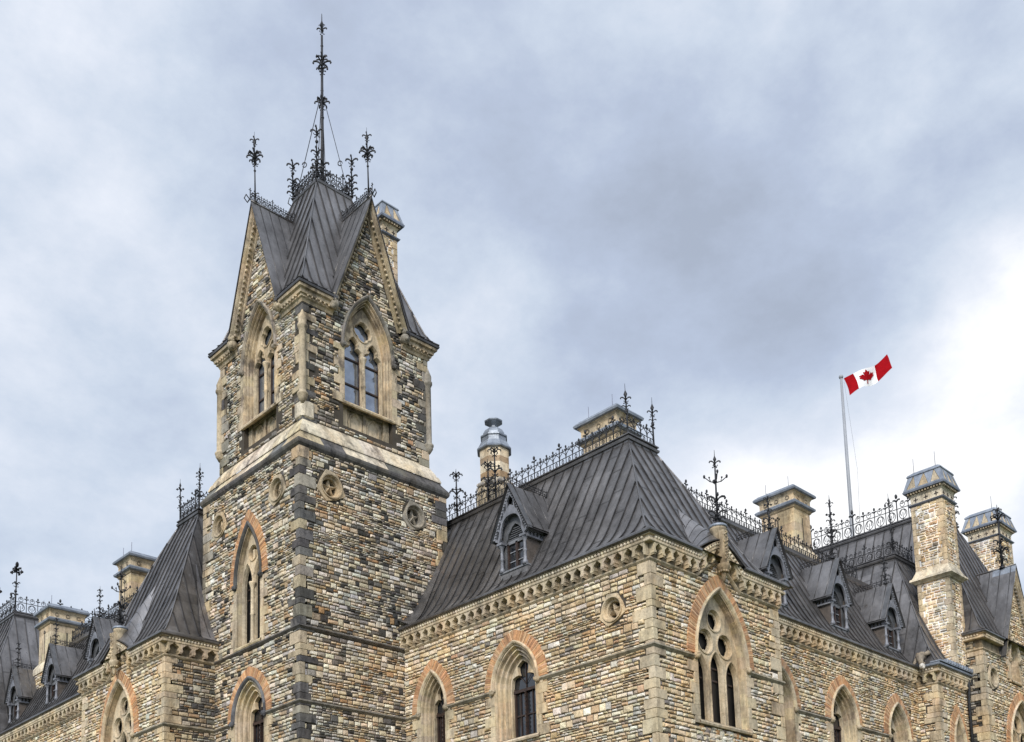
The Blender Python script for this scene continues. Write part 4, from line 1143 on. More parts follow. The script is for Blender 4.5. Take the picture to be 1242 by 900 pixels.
for x, y in ((-1, -1), (1, -1), (1, 1), (-1, 1)):
    mb = MB(); c = (BCX+.80*x, BCY+.80*y, tz); top = (BCX, BCY, 36.9)
    tube(mb, [(c[0], c[1], tz), (BCX+.62*x, BCY+.62*y, tz+1.0), top], .018, 4)
    pp = [Vector((BCX+.52*x, BCY+.52*y, tz+1.55))+Vector((x*.707, y*.707, 0))*.09*math.cos(a)+Vector((0, 0, .11*math.sin(a))) for a in [k*.7 for k in range(9)]]; tube(mb, pp, .022, 4)
    tube(mb, [(c[0], c[1], tz), (c[0]+.16*x, c[1]+.16*y, tz+.1), (c[0]+.2*x, c[1]+.2*y, tz-.15), (c[0]+.1*x, c[1]+.1*y, tz-.28)], .022, 4)
    mb.build('stay_rod', 'iron', bld, 'iron stay bracing the spire rod')
finial((BCX, BCY, tz), 8.35, [(.03, 'leaf', .42), (.10, 'leaf', .34), (.17, 'leaf', .26), (.44, 'ball', .09), (.505, 'leaf8', .30), (.53, 'leaf', .2), (.59, 'ball', .07), (.70, 'leaf', .22), (.725, 'leaf8', .36), (.77, 'leaf', .2), (.84, 'ball', .065), (.925, 'leaf', .20), (.95, 'leaf', .12), (.93, 'spear', .62)], 'tallest iron finial rising from the spire', .07)
for i, (x, y) in enumerate(((-1, -1), (1, -1), (1, 1), (-1, 1))):
    finial((BCX+.85*x, BCY+.85*y, tz), [2.3, 1.85, 1.6, 1.75][i], [(.12, 'leaf', .24), (.28, 'leaf', .2), (.45, 'leaf', .22), (.68, 'ball', .07), (.84, 'leaf', .24), (.9, 'spear', .2)], ['iron finial on the near corner of the spire top', 'iron finial on the right corner of the spire top', 'iron finial on the rear corner of the spire top', 'iron finial on the left corner of the spire top'][i], .025)
for i, (x, y) in enumerate(((-1, 0), (0, -1))):
    d = 2.9+GA-.12; p = (BCX+d*x, BCY+d*y, 30.2)
    finial(p, 3.0, [(.10, 'leaf', .14), (.45, 'ball', .05), (.60, 'leaf8', .30), (.66, 'leaf', .24), (.56, 'leaf', .2), (.86, 'leaf', .17), (.80, 'spear', .5)], ['iron finial on the left belfry gable', 'iron finial on the right belfry gable'][i], .028)
    q = (BCX+1.35*x, BCY+1.35*y, 30.22)
    cresting([(BCX+(d+.22)*x, BCY+(d+.22)*y, 30.22), q], .45, ['iron cresting on the left belfry gable ridge', 'iron cresting on the right belfry gable ridge'][i], .24, scroll=True, r=.018)
    s = MB(); c = Vector((BCX+(d+.22)*x, BCY+(d+.22)*y, 30.2)); ax = Vector((x, y, 0))
    tube(s, [c, c+ax*.18+Vector((0, 0, .15)), c+ax*.26-Vector((0, 0, .05)), c+ax*.12-Vector((0, 0, .16)), c+ax*.05-Vector((0, 0, .02))], .025, 4); s.build('scroll', 'iron', bld)

# ---- chimneys
def chimney(x0, x1, y0, y1, z0, z1, label, kind='plain', neck=None, pal=PALE, slots=True, rods=2):
    mb = MB(); rng = random.Random(int(x0*10)); cap = MB()
    cs = [(x0, y1), (x0, y0), (x1, y0), (x1, y1)]
    def rect(prof, mbx, col): sweep(mbx, [(*c, 0) for c in cs], prof, col, closed=True)
    if kind == 'plain':
        zc = z1-.95
        # coursed ashlar shaft
        z = z0
        while z < zc-.01:
            h = min(rng.uniform(.28, .42), zc-z); xs = [x0]+sorted(rng.uniform(x0+.2, x1-.2) for _ in range(max(1, int((x1-x0)/.7))))+[x1]
            for a, b in zip(xs, xs[1:]): bevbox(mb, a, b, y0, (y0+y1)/2, z, z+h, .006, tv(rng, TAN, .13))
            ys = [(y0+y1)/2, y1] if rng.random() < .4 else [(y0+y1)/2-.0, y0+(y1-y0)*.75, y1]
            for a, b in zip(ys, ys[1:]): bevbox(mb, x0, x1, a, b, z, z+h, .006, tv(rng, TAN, .13))
            z += h
        if neck:
            rect([(0, neck), (.10, neck-.12), (.22, neck-.32), (.28, neck-.55), (.28, neck-.68), (.0, neck-.70)], mb, PALE)
            rect([(.20, neck-.66), (.20, z0)], mb, TAN2)
            # rubble base faces
            for is_b in (True, False):
                fr_ = FB(x0-.20) if is_b else FA(y0-.20)
                a, b = (-y1-.2, -y0+.2) if is_b else (x0-.2, x1+.2)
                rubble(mb, fr_, a, b, z0, neck-.68, lambda h: [], PAL_MAIN, int(x0*7), .9)
        # vertical slot with a small trefoil, a dark strip painted in place of a recess
        if slots:
            box(mb, FB(x0), -(y0+y1)/2-.03, -(y0+y1)/2+.03, zc-1.9, zc-.45, .0, .012, (.10, .09, .08)); 
            for dx, dz in ((0, .08), (-.08, 0), (.08, 0)): ball(mb, (x0-.005, (y0+y1)/2+dx, zc-.42+dz), .05, (.10, .09, .08), k=6)
            box(mb, FA(y0), (x0+x1)/2-.03, (x0+x1)/2+.03, zc-1.9, zc-.45, .0, .012, (.12, .11, .09))
        rect([(.0, zc-.12), (.05, zc-.08), (.08, zc-.02), (.10, zc), (0, zc)], mb, TAN2)
        rect([(0, zc), (.12, zc), (.20, zc+.05), (.22, zc+.14), (.14, zc+.22), (.05, zc+.26), (0, zc+.26)], cap, (1, 1, 1))
        rect([(.04, zc+.26), (.04, zc+.50), (.10, zc+.62), (.16, zc+.68), (0, zc+.68)], mb, TAN)
        for is_b in (True, False):
            fr_ = FB(x0) if is_b else FA(y0); a, b = (-y1, -y0) if is_b else (x0, x1)
            n = max(2, round((b-a)/.62))
            for k in range(n):
                s = a+(k+.5)*(b-a)/n; ring(mb, fr_, circ(s, zc+.42, .085, 10), [(-.03, .042), (-.01, .075), (.02, .05), (.04, .042)], (.25, .21, .16), centre=(s, zc+.42))
        rect([(.12, zc+.66), (.24, zc+.68), (.26, zc+.76), (.20, zc+.84), (.06, zc+.95), (-.3, zc+.98)], cap, (1, 1, 1))
        wbox(cap, x0-.1, x1+.1, y0-.1, y1+.1, zc+.70, zc+.93)
    else:
        zc = z1-1.75
        wbox(mb, x0+.02, x1-.02, y0+.02, y1-.02, z0, zc)
        for is_b in (True, False):
            fr_ = FB(x0+.02) if is_b else FA(y0+.02); a, b = (-y1, -y0) if is_b else (x0, x1)
            rubble(mb, fr_, a, b, z0, zc, lambda h: [(a-1, a+.14+.1*(int(h/.3) % 2)), (b-.14-.1*(int(h/.3+1) % 2), b+1)], PAL_MAIN, int(x0*3)+is_b, .95)
        for (xx, yy, sx, sy) in ((x0, y0, 1, 1), (x1, y0, -1, 1), (x0, y1, 1, -1)):
            z = z0; k = 0
            while z < zc-.02:
                h = min(.30, zc-z); a_, b_ = (.28, .17) if k % 2 else (.17, .28); k += 1
                xa, xb = sorted((xx-sx*.02, xx+sx*a_)); ya, yb = sorted((yy-sy*.02, yy+sy*b_)); bevbox(mb, xa, xb, ya, yb, z+.003, z+h-.003, .012, tv(rng, TAN, .12)); z += h
        if neck:
            rect([(0, neck+.45), (.03, neck+.30), (.14, neck+.05), (.16, neck), (.24, neck-.04), (.26, neck-.14), (.12, neck-.22), (.08, neck-.26), (0, neck-.28)], mb, PALE)
        rect([(0, zc-.06), (.10, zc), (.12, zc+.05), (0, zc+.08)], cap, (.7, .7, .75))
        rect([(.0, zc+.05), (.01, zc+.42), (.08, zc+.52), (0, zc+.52)], mb, PALE)
        for is_b in (True, False):
            fr_ = FB(x0-.012) if is_b else FA(y0-.012); a, b = (-y1, -y0) if is_b else (x0, x1); n = max(2, round((b-a)/.42))
            for k in range(n):
                s = a+(k+.5)*(b-a)/n
                box(mb, fr_, s-.10, s+.10, zc+.24, zc+.28, 0, .008, (.06, .05, .05)); box(mb, fr_, s-.02, s+.02, zc+.16, zc+.36, 0, .012, (.06, .05, .05))
            nd = round((b-a+.2)/.14)
            for k in range(nd):
                s = a-.1+(k+.5)*(b-a+.2)/nd; box(mb, fr_, s-.035, s+.035, zc+.52, zc+.62, 0, .17, TAN2)
        rect([(.08, zc+.60), (.24, zc+.62), (.26, zc+.70), (.10, zc+.74)], cap, (.8, .8, .85))
        # tapering stone hood with lead between small gables
        rect([(.20, zc+.70), (.02, zc+1.42), (0, zc+1.42)], mb, TAN)
        rect([(.22, zc+.71), (.225, zc+.78)], cap, (1, 1, 1))
        for is_b in (True, False):
            a, b = (-y1, -y0) if is_b else (x0, x1); fr_ = FB(x0) if is_b else FA(y0); n = max(2, round((b-a)/.42))
            A, B = a-.2, b+.2
            for k in range(n+1):      # lead wedge between gablets, wide at the top
                sb = A+.0+(B-A)*k/n; st = a+(b-a)*k/n; wt = (b-a)/n*.46; wb_ = .035 if 0 < k < n else .10
                lo = (max(A-.02, sb-wb_), min(B+.02, sb+wb_)); hi = (max(a-.03, st-wt), min(b+.03, st+wt))
                cap.add([fr_(lo[0], zc+.72, .235), fr_(lo[1], zc+.72, .235), fr_(hi[1], zc+1.40, .05), fr_(hi[0], zc+1.40, .05), fr_(lo[0], zc+.72, .19), fr_(lo[1], zc+.72, .19), fr_(hi[1], zc+1.40, .0), fr_(hi[0], zc+1.40, .0)], BOXF, (1, 1, 1))
        rect([(.05, zc+1.38), (.09, zc+1.42), (.06, zc+1.50), (-.15, zc+1.66), (-.3, zc+1.68)], cap, (1, 1, 1))
        wbox(cap, x0-.03, x1+.03, y0-.03, y1+.03, zc+1.40, zc+1.52)
    o = mb.build('chimney', 'ashlar', bld, label)
    cap.build('cap', 'lead', o)
    if rods:
        for k in range(rods):
            r = MB(); y = y0+(y1-y0)*(.15+.7*k/max(1, rods-1)); tube(r, [(x0+.1, y, z1-.15), (x0+.1, y, z1+.55)], .012, 4, (6, 6, 7)); r.build('lightning_rod', 'iron', o)
    return o
chimney(29.6, 30.65, 24.15, 25.85, 17.8, 21.15, 'broad cream chimney behind the corner pavilion cresting', slots=False)
chimney(42.1, 43.45, 24.35, 26.05, 16.2, 21.95, 'tan chimney with slotted sides rising behind the right wing', neck=19.15)
chimney(20.9, 22.6, 55.1, 56.6, 15.5, 20.12, 'cream chimney in front of the far left roof', neck=17.2)
chimney(22.1, 23.5, 48.4, 49.7, 16.5, 21.15, 'cream chimney half hidden behind the left pavilion roof', neck=17.5)
chimney(25.2, 26.6, 46.2, 47.8, 18.0, 23.55, 'chimney cap peeping over the left pavilion roof')
chimney(47.05, 48.3, 19.75, 21.2, 13.2, 22.98, 'tall rubble chimney with slatted lead hood beside the right tower roof', kind='hood', neck=17.75, rods=2)
chimney(58.2, 60.0, 21.6, 23.2, 18.0, 24.85, 'rubble chimney with slatted lead hood at far right', kind='hood', rods=1)
chimney(26.4, 27.15, 33.9, 35.0, 18.0, 33.7, 'dark slender chimney rising behind the belfry', kind='hood', rods=0)

# octagonal ventilation turret behind the main roof
tx, ty = 28.65, 29.75
TS = 1.035
def lathe_s(mb, c, prof, **k): lathe(mb, (c[0], c[1], 0), [(r*.84, (z if z < 20.36 else 20.36+(z-20.36)*.72)*TS) for r, z in prof], **k)
mb = MB(); k8 = dict(k=8, smooth=False, rot=.5)
lathe_s(mb, (tx, ty, 0), [(.95, 17.6), (.95, 18.6), (.80, 18.9), (.80, 18.95)], col=TAN2, **k8)
for z0_, z1_, c in ((18.95, 19.15, PALE), (19.15, 19.42, (.40, .28, .17)), (19.42, 19.78, PALE), (19.78, 20.02, (.38, .29, .2)), (20.02, 20.38, PALE)):
    lathe_s(mb, (tx, ty, 0), [(.74, z0_), (.74, z1_)], col=c, **k8)
tur = mb.build('ventilation_turret', 'ashlar', bld, 'octagonal striped stone turret with domed lead top')
mb = MB()
lathe_s(mb, (tx, ty, 0), [(.70, 20.36), (.86, 20.40), (.88, 20.46), (.78, 20.62), (.70, 20.80), (.68, 20.86), (.62, 20.88), (.62, 21.12), (.68, 21.16), (.68, 21.24), (.56, 21.28), (.54, 21.42), (.44, 21.62), (.28, 21.76), (.16, 21.82), (.15, 21.92), (.20, 21.96), (.44, 22.10), (.46, 22.16), (.30, 22.20)], **k8)
mb.build('lead_dome', 'lead', tur)
mb = MB()
for k in range(24):
    a = 2*PI*k/24; ball(mb, (tx+.68*math.cos(a), ty+.68*math.sin(a), 18.95*TS+.05*math.sin(k*2)), .09, (.55, .5, .45), k=5)
mb.build('carved_collar', 'ashlar', tur)
for i, (dx, dy, H_) in enumerate(((-.30, 1.1, 2.1), (-.05, -1.15, 2.3), (-.2, -.75, 1.8))):
    finial((dk[0]+.15, ty+dy, dk[4]), H_, [(.25, 'leaf', .22), (.5, 'leaf', .26), (.62, 'cross', .2), (.84, 'leaf8', .24), (.9, 'spear', .22)], ['iron finial left of the octagonal turret', 'iron finial right of the octagonal turret', 'short iron finial before the octagonal turret'][i], .035)
cresting([(XC+1.75, 29.6, 17.2), (XC+1.75, 29.5, 17.2)], .3, None)if False else None

# ================= left pavilion
WL = [(-40.12, 1.77, 9.78, 2.80, 7.75, True)]
lo = [(-YLE, GZ), (-YL, GZ), (-YL, Z2+.75)]+[(-40.05+1.15-.23*k, Z2+.75+g_left(-40.05+1.15-.23*k)) for k in range(11)]+[(-YLE, Z2+.75)]
wall('cream rubble wall of the left pavilion round its large window', XL, True, -YLE, -YL, GZ, Z2+.85, WL, [], -YLE, -YL, PAL_MAIN, 31, outline=lo, qsl=32, qsr=31, extra=lambda h: ([(-99, 99)] if h > Z2+.80 else [(-99, -40.05-1.0*(1-(h-Z2)/.9)), (-40.05+1.0*(1-(h-Z2)/.9), 99)]) if h > Z2+.02 else [])
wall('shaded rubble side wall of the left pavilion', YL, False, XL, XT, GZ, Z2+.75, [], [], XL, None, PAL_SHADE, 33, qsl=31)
q = MB(); corner_quoins(q, XL, YL, 5, Z2-.05, 31); q.build('quoins', 'ashlar', bld, 'tan quoins on the near corner of the left pavilion')
q = MB(); corner_quoins(q, XL, YLE, 5, Z2-.05, 32, sy=-1); q.build('quoins', 'ashlar', bld, 'tan quoins on the far corner of the left pavilion')
window('triple', XL, True, *WL[0][:5], 'large pointed window with three circles in the left pavilion', a_in=1.25, dep=.20)
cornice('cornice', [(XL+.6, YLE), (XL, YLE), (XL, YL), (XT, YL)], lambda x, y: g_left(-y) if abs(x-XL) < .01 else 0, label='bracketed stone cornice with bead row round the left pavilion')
strings([[(XL, YLE), (XL, 40.12+hw_(1.77))], [(XL, 40.12-hw_(1.77)), (XL, YL), (XT, YL)]], Z1, (.30, .265, .20), 'moulded string course on the left pavilion')
roof_l, dl = mansard('steep flared standing-seam roof of the left pavilion', PR_PAV, XL, XL+9.0, YL, YLE, hipL=True, ribs=.42)
mb = MB()
for (ta, za), (tb, zb) in zip(PR_PAV, PR_PAV[1:]):
    if tb < 1.6:
        w0, w1 = .62-.36*max(0, ta), .62-.36*max(0, tb)
        mb.add([(XT-.02, YL+ta-.03, za+.02), (XT-w0, YL+ta-.04, za+.02), (XT-w1, YL+tb-.04, zb+.02), (XT-.02, YL+tb-.03, zb+.02)], [(0, 1, 2, 3)], (1.6, 1.6, 1.65))
mb.build('flashing', 'roof', roof_l)
gablet(FB(XL), PR_PAV, g_left, -40.05, 1.15, 'carved stone fleuron on the left pavilion', roof_l, apex=(1.4, 16.38))
cresting([(dl[0]+.05, dl[3], dl[4]), (dl[0]+.05, dl[2]+.05, dl[4]), (dl[0]+3, dl[2]+.05, dl[4])], .9, 'iron cresting on the left pavilion roof', .36, scroll=True)
finial((dl[0]+.05, dl[2]+.1, dl[4]), 1.9, [(.3, 'arms', .3), (.55, 'leaf', .13), (.72, 'leaf', .15), (.85, 'cross', .16), (.87, 'spear', .32)], 'iron finial at the near corner of the left pavilion roof')
finial((dl[0]+.05, dl[3]-.05, dl[4]), 1.9, [(.3, 'leaf', .12), (.55, 'leaf', .14), (.78, 'cross', .17), (.8, 'spear', .34)], 'iron finial at the far corner of the left pavilion roof')

# ================= left wing and far left roof
wall('rubble wall of the left wing', XLW, True, -60.0, -YLE, GZ, Z2+.75, [], [], None, None, PAL_MAIN, 41)
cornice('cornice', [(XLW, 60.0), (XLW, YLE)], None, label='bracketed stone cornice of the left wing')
mb = MB(); roof_face(mb, FB(XLW), PR_WING, lambda t: -60.0, lambda t: -YLE+1.0, .42)
wbox(mb, XLW+2.85, XLW+6, YLE+.5, 60, 17.6, 18.02); mb.add([(XLW+6, YLE, 18), (XLW+6, 60, 18), (XLW+9, 60, 13), (XLW+9, YLE, 13)], [(0, 1, 2, 3)])
sweep(mb, [(XLW+2.85, 60, 18.0), (XLW+2.85, YLE+1, 18.0)], [(0, -.12), (.05, -.1), (.12, 0), (.12, .08), (.06, .1), (.08, .2), (-.3, .2)], (.8, .8, .8))
roof_lw = mb.build('roof', 'roof', bld, 'dark standing-seam roof of the left wing')
cresting([(XLW+2.9, 57, 18.2), (XLW+2.9, YLE+1.5, 18.2)], .8, 'iron cresting on the left wing roof', .40, scroll=True)
DL = ['grey dormer on the left wing hidden behind the fleuron', 'grey dormer on the left wing before the cream chimney', 'grey dormer at the far left edge of the left wing']
for i, y in enumerate((46.75, 51.80, 56.75)):
    dd, a = dormer(FB(XLW), PR_WING, -y, .72, DL[i], zb=13.60, za=16.85)
    finial((a.x+.25, a.y, a.z), 1.35, [(.22, 'leaf', .16), (.5, 'leaf', .12), (.72, 'cross', .16), (.86, 'leaf', .12), (.88, 'spear', .2)], None, .026, parent=dd)
# far left roof, its right side facing us
fx0, fy0, fx1, fy1 = 18.0, 57.2, 30.0, 66.0
rf, df = mansard('tall dark roof at the far left with long cresting', PR_F, fx0, fx1+6, fy0, fy1, ribs=.52)
mb = MB(); wbox(mb, fx0, fx1+6, fy0, fy1, GZ, 13.4); mb.build('wall', 'mortar', bld, 'walls below the far left roof')
cresting([(df[0], df[3], df[4]), (df[0], df[2]+.05, df[4]), (df[1], df[2]+.05, df[4])], 1.15, 'tall iron cresting on the far left roof', .62, scroll=True, r=.022)
for i, (x, y, H_) in enumerate(((df[0], df[2], 2.9), (df[0], df[2]+3.1, 2.6))):
    finial((x, y, df[4]), H_, [(.4, 'ball', .07), (.52, 'leaf', .2), (.78, 'cross', .36), (.80, 'fleur', .45), (.86, 'spear', .3)], ['iron finial with cross head on the near corner of the far left roof', 'iron finial with cross head at the left picture edge'][i], .04)

# ================= right wing
WR = [(33.95, 1.42, 9.74, 1.88, 7.6, True), (38.58, 1.40, 9.74, 1.88, 7.6, True), (43.10, 1.30, 9.74, 1.90, 7.6, True)]
wall('rubble wall of the right wing with a row of arched windows', YR, False, XE, XP, GZ, Z2+.75, WR, [], None, None, PAL_MAIN, 51)
for i, w_ in enumerate(WR): window('sash' if i else 'triple', YR, False, *w_[:5], ['arched window of the right wing half hidden by the corner pavilion', 'middle arched sash window of the right wing', 'arched sash window of the right wing nearest the narrow projection'][i], a_in=.62 if i else .8)
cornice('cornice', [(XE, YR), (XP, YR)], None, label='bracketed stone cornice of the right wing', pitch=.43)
strings([[(XE, YR), (33.95-hw_(1.42), YR)], [(33.95+hw_(1.42), YR), (38.58-hw_(1.4), YR)], [(38.58+hw_(1.4), YR), (43.1-hw_(1.3), YR)], [(43.1+hw_(1.3), YR), (XP, YR)]], Z1, (.30, .265, .21), 'moulded string course of the right wing')
mb = MB(); roof_face(mb, FA(YR), PR_WING, lambda t: XE-1.5, lambda t: XP+1.5+t, .44)
wbox(mb, XE, XP+4, YR+2.85, YR+7, 17.6, 18.02)
sweep(mb, [(XE-1, YR+2.85, 18.0), (XP+3, YR+2.85, 18.0)], [(0, -.12), (.05, -.1), (.12, 0), (.12, .08), (.06, .1), (.08, .2), (-.3, .2)], (.8, .8, .8))
roof_r = mb.build('roof', 'roof', bld, 'dark standing-seam roof of the right wing')
cresting([(XE-1, YR+2.9, 18.2), (XP+1, YR+2.9, 18.2)], .82, 'iron cresting on the right wing roof', .34, r=.02)
DR = ['grey dormer on the right wing half hidden by the corner pavilion eaves', 'grey dormer in the middle of the right wing roof', 'grey dormer of the right wing nearest the narrow projection']
for i, x in enumerate((35.28, 39.95, 44.50)):
    dd, a = dormer(FA(YR), PR_WING, x, .62, DR[i], zb=13.62, za=16.9)
    finial((a.x, a.y+.25, a.z), 1.35, [(.22, 'leaf', .18), (.5, 'leaf', .14), (.72, 'cross', .16), (.86, 'leaf', .14), (.88, 'spear', .2)], None, .03, parent=dd)

# ================= narrow projection
WP = [(46.92, .95, 9.74, 1.84, 7.6, True)]
wall('rubble wall of the narrow projection between wing and right tower', YP, False, XP, XG, GZ, Z2+.75, WP, [], XP, None, PAL_MAIN, 61, qsl=61)
wall('return wall of the narrow projection', XP, True, -YR, -YP, GZ, Z2+.75, [], [], None, -YP, PAL_MAIN, 62, qsr=61)
q = MB(); corner_quoins(q, XP, YP, 5, Z2-.05, 61); q.build('quoins', 'ashlar', bld, 'quoins on the narrow projection')
window('sash', YP, False, *WP[0][:5], 'small arched window of the narrow projection', a_in=.36)
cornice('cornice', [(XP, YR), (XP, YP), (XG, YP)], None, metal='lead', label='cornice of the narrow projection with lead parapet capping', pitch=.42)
# lead battlement on its gutter
mb = MB()
for k in range(11):
    x = XP+.35+k*.25; bevbox(mb, x, x+.14, YP-.40, YP-.20, Z2+.88, Z2+1.06, .02)
wbox(mb, XP-.3, XG-.05, YP-.38, YP+.1, Z2+.86, Z2+.92); mb.build('lead_parapet', 'lead', bld, 'small lead battlements on the narrow projection')
roof_p, dp_ = mansard('steep roof of the narrow projection with iron cage', PR_PAV, XP, XG+6, YP, YP+9.2, hipR=False, hipL=True, ribs=.55)
cresting([(dp_[0]+.05, dp_[2]+3.4, dp_[4]), (dp_[0]+.05, dp_[2]+.05, dp_[4]), (dp_[0]+2.0, dp_[2]+.05, dp_[4])], .85, 'iron cresting on the narrow projection roof', .5, scroll=True)
finial((dp_[0]+.05, dp_[2]+.05, dp_[4]), 2.9, [(.15, 'leaf', .24), (.4, 'leaf', .16), (.6, 'ball', .06), (.85, 'leaf', .16), (.88, 'spear', .4)], 'iron finial on the narrow projection roof corner', .035)
finial((42.2, 25.3, 18.2), 3.0, [(.2, 'leaf8', .4), (.4, 'leaf', .26), (.55, 'ball', .08), (.8, 'leaf', .2), (.85, 'spear', .4)], 'iron finial right of the slotted chimney', .045) if False else None
# gargoyle
mb = MB(); gc = (.30, .25, .19)
g0 = Vector((XP-.25, YP+.55, Z2+1.0))
tube(mb, [g0+Vector((.75, .2, .25)), g0+Vector((.35, .05, .35)), g0+Vector((0, 0, .22)), g0+Vector((-.22, -.12, .0)), g0+Vector((-.30, -.2, -.22))], [.10, .22, .20, .12, .10], 8, gc)
ball(mb, g0+Vector((-.34, -.24, -.30)), .14, (.6, .56, .5), k=7); tube(mb, [g0+Vector((-.38, -.28, -.32)), g0+Vector((-.50, -.38, -.44))], [.09, .05], 6, (.6, .56, .5))
for q_ in (-1, 1):
    tube(mb, [g0+Vector((.05, .12*q_, .28)), g0+Vector((.35, .22*q_, .44)), g0+Vector((.75, .25*q_, .36))], [.06, .12, .04], 6, gc)
    tube(mb, [g0+Vector((-.05, .12*q_, .15)), g0+Vector((-.22, .18*q_, -.1)), g0+Vector((-.16, .18*q_, -.25))], [.09, .06, .05], 5, gc)
    ball(mb, g0+Vector((-.32, -.24+.09*q_, -.18)), .045, gc, k=5)
mb.build('gargoyle', 'ashlar', bld, 'crouching stone gargoyle at the eaves of the narrow projection')

# ================= right tower pavilion
ZG = 14.17; GC = 52.25
WG = [(GC-.2, 2.05, 9.9, 2.9, 7.5, True)]; RG = [(49.08, 13.0-.0, .50)]
hg_ = 2.05; ag = 18.9
ex_g = lambda h: [(XG-9, GC-hg_*(ag-h)/(ag-14.2)+.1), (GC+hg_*(ag-h)/(ag-14.2)-.1, 99)] if h > 14.25 else []
W2 = (GC-.55, .62, 14.3, 1.15, 11.95+1.35, False)
WG2 = [WG[0], W2]
go = [(XG, GZ), (XGE, GZ), (XGE, 14.95), (GC+hg_-.3, 14.95), (GC, ag), (GC-hg_+.3, 14.95), (XG, 14.95)]
wall('rubble front wall of the right tower with steep gable', YG, False, XG, XGE, GZ, ag, WG2, RG, XG, XGE, PAL_MAIN, 71, outline=go, qsl=71, qsr=72, extra=ex_g)
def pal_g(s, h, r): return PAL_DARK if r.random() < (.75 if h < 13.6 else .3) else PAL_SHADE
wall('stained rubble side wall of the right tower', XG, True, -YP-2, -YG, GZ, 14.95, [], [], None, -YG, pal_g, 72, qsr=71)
q = MB(); corner_quoins(q, XG, YG, 5, ZG-.05, 71); q.build('quoins', 'ashlar', bld, 'tan quoins on the right tower corner')
window('triple', YG, False, *WG[0][:5], 'large pointed window at the right picture edge', a_in=1.45, dep=.22)
window('twin', YG, False, *W2[:5], 'slender gable window of the right tower', brick=False, a_in=.36)
roundel(YG, False, 49.08, 13.0, .42, 'round niche on the right tower wall')
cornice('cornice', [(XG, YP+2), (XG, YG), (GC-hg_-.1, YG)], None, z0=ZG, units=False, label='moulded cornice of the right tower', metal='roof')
roof_g, dg = mansard('tall standing-seam roof of the right tower', PR_G, XG, XGE, YG, YG+12.5, hipL=True, ribs=.50)
cresting([(dg[0]+.05, dg[3], dg[4]), (dg[0]+.05, dg[2]+.05, dg[4]), (dg[1]-.05, dg[2]+.05, dg[4])], 1.35, 'tall scrolled iron cresting on the right tower roof', .60, scroll=True, r=.024)
finial((dg[0]+.05, dg[3]-1.2, dg[4]), 2.7, [(.2, 'leaf8', .3), (.45, 'leaf', .22), (.62, 'cross', .25), (.82, 'leaf', .18), (.86, 'spear', .36)], 'iron finial at the left end of the right tower cresting', .05)
finial((dg[1]-.05, dg[2]+.05, dg[4]), 2.6, [(.15, 'leaf8', .28), (.3, 'leaf', .25), (.5, 'leaf', .22), (.75, 'leaf', .25), (.84, 'fleur', .4)], 'curling iron finial right of the tall chimney', .05)
# gable roof of the right tower
mb = MB(); zr = ag+.12
for w in (-1, 1):
    A = [(GC+w*(hg_+.15), YG-.32, 14.15), (GC, YG-.32, zr), (GC, YG+3.0, zr), (GC+w*(hg_+.15), YG+1.5, 14.15)]
    mb.add(A, [(0, 1, 2, 3)]); mb.add([(p[0], p[1], p[2]-.07) for p in A], [(0, 1, 2, 3)], (.5, .5, .5))
    for k in range(5):
        y = YG-.1+k*.5; tube(mb, [(GC+w*(hg_+.13), y, 14.2), (GC, y, zr+.02)], .018, 4, (.65, .65, .65))
tube(mb, [(GC, YG-.32, zr+.03), (GC, YG+2.5, zr+.03)], .04, 5)
gr_ = mb.build('gable_roof', 'roof', bld, 'steep metal roof over the right tower gable')
mb = MB(); 
for w in (-1, 1): mb.add([(GC+w*.42, YG-.34, zr-.98), (GC, YG-.34, zr+.03), (GC, YG+.75, zr+.03), (GC+w*.42, YG+.75, zr-.98)], [(0, 1, 2, 3)])
mb.build('lead_saddle', 'lead', gr_)
cm = MB(); rg = random.Random(3); fr = FA(YG)
for w in (-1, 1):
    for i in range(9):
        u0, u1 = i/9, (i+1)/9
        prof_ = [(0, 0), (0, .30), (.07, .30), (.10, .22), (.20, .2), (.22, .08), (.32, .06), (.32, 0)]
        rows = [[fr(GC+w*max(0, (hg_+.08)*(1-u)-k), 14.2+(ag-14.2)*u, o) for k, o in prof_] for u in (u0, u1)]; grid(cm, rows, tv(rg, TAN2, .12))
    for i in range(26):
        u = (i+.5)/27; s = (hg_+.08)*(1-u)-.29
        if s > .05: ball(cm, fr(GC+w*s, 14.2+(ag-14.2)*u, .13), .06, GREYST, k=5)
cm.build('gable_coping', 'ashlar', bld, 'stone coping up the right tower gable')
finial((GC, YG+.30, zr), 3.15, [(.08, 'leaf', .25), (.22, 'leaf8', .36), (.38, 'leaf', .3), (.55, 'ball', .07), (.76, 'leaf8', .34), (.9, 'leaf', .2), (.9, 'spear', .3)], 'large iron finial on the right tower gable', .05)
# rainwater pipe and buttress in the dark corner
mb = MB(); tube(mb, [(XG-.12, YP-.12, Z2+1.3), (XG-.22, YP-.22, Z2+.2), (XG-.12, YP-.12, Z2-.4), (XG-.12, YP-.12, 5)], .07, 8); mb.build('rainwater_pipe', 'iron', bld, 'dark rainwater pipe in the corner by the right tower')
mb = MB(); rg = random.Random(77)
k = 0; z = 5.0
while z < 9.6:
    L_ = .5 if k % 2 else .3; bevbox(mb, XG-L_, XG-.02, YG+.12, YP-.03, z, z+.3, .02, tv(rg, (.22, .2, .17), .3)); z += .3; k += 1
mb.build('buttress', 'ashlar', bld, 'sooty stepped buttress in the corner by the right tower')

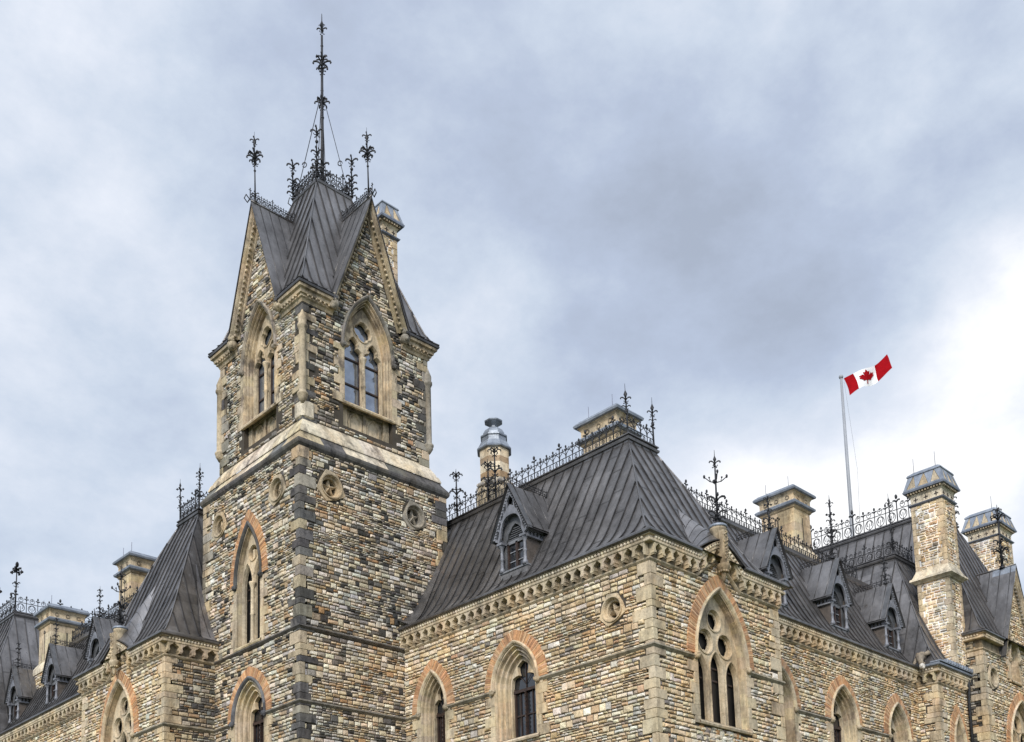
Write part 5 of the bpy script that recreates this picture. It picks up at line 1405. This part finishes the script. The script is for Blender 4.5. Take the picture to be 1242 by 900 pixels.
# rear volumes that close the building behind the roofs
mb = MB(); wbox(mb, XC+.4, 60, YT+1, 58, GZ, 12.5); wbox(mb, XE+.1, 60, YR+1.0, YT+1.2, GZ, 12.6); wbox(mb, XLW+.4, 40, YL+.6, 60, GZ, 12.5); wbox(mb, 56.6, 62, 20.5, 26, GZ, 18.2)
mb.build('rear_range', 'mortar', bld, 'rear ranges behind the roofs')
mb = MB(); wbox(mb, XC+1, 58, 27, 57, 12.5, 12.6); mb.build('flat_roof', 'roof', bld)

# ------------------------------------------------------------------ flagpole and flag
fx, fy = 58.4, 30.0
mb = MB(); lathe(mb, (fx, fy, 12.6), [(.15, 0), (.14, 8), (.105, 16), (.075, 23.3)], 12); ball(mb, (fx, fy, 36.0), .14, k=10)
pole = mb.build('flagpole', 'white'); pole['label'] = 'tall white flagpole rising behind the right roofs'; pole['category'] = 'flagpole'
mb = MB(); tube(mb, [(fx+.16, fy-.1, 35.7), (fx+.42, fy-.40, 30), (fx+.30, fy-.30, 24)], .010, 4); mb.build('halyard', 'white', pole)
right = Vector((math.sin(YAW), -math.cos(YAW), 0)); upv = Vector((0, 0, 1)); back = Vector((math.cos(YAW), math.sin(YAW), 0))
def flagpt(u, v, d=0.):
    # u along the fly 0..1, v down the hoist 0..1
    p = Vector((fx, fy, 35.90))+right*(.16+2.68*u-.13*math.sin(u*PI))+upv*(1.42*u-.16*math.sin(u*PI*1.0)+.10*math.sin(u*7))
    p += (right*.30-upv*1.08)*v*(1-.04*u)+right*(.07*math.sin(v*3+u*2))
    p += back*(.26*math.sin(u*9.5+v*1.6)*(.25+.75*u)+d)
    return p
NU, NV = 40, 12
mb = MB()
for i in range(NU):
    for j in range(NV):
        u0, u1, v0, v1 = i/NU, (i+1)/NU, j/NV, (j+1)/NV; mi = 0 if (i < NU/4 or i >= NU*3/4) else 1
        mb.add([flagpt(u0, v0), flagpt(u1, v0), flagpt(u1, v1), flagpt(u0, v1)], [(0, 1, 2, 3)], (1, 1, 1), mi, True)
flag = mb.build('flag', ['red', 'cloth']); flag['label'] = 'red and white maple leaf flag flying from the white pole'; flag['category'] = 'flag'
LEAF = [(0, .5), (.09, .33), (.19, .385), (.145, .13), (.265, .27), (.295, .205), (.43, .235), (.385, .09), (.455, .05), (.24, -.14), (.265, -.215), (.03, -.175), (.04, -.43)]
lf = LEAF+[(-x, y) for x, y in LEAF[::-1] if x > 0]
tri = tessellate_polygon([[Vector((x, y, 0)) for x, y in lf]])
def sub(a, b, c, n):
    if n == 0: return [(a, b, c)]
    ab, bc, ca = (a+b)/2, (b+c)/2, (c+a)/2
    return sub(a, ab, ca, n-1)+sub(ab, b, bc, n-1)+sub(ca, bc, c, n-1)+sub(ab, bc, ca, n-1)
mb = MB()
for t in tri:
    for tr3 in sub(*[Vector(lf[i]) for i in t], 3):
        for dd in (-.03, .03):
            mb.add([flagpt(.5+p.x*.86*.5, .5-p.y*.86, dd) for p in tr3], [(0, 1, 2)])
mb.build('maple_leaf', 'red', flag)

# ------------------------------------------------------------------ ground
mb = MB(); mb.add([(-1500, -1500, GZ), (1500, -1500, GZ), (1500, 1500, GZ), (-1500, 1500, GZ)], [(0, 1, 2, 3)])
g = mb.build('ground', 'ground'); g['kind'] = 'structure'; g['label'] = 'ground round the building'
print('faces', sum(len(o.data.polygons) for o in bpy.data.objects if o.type == 'MESH'), 'objects', len(bpy.data.objects))
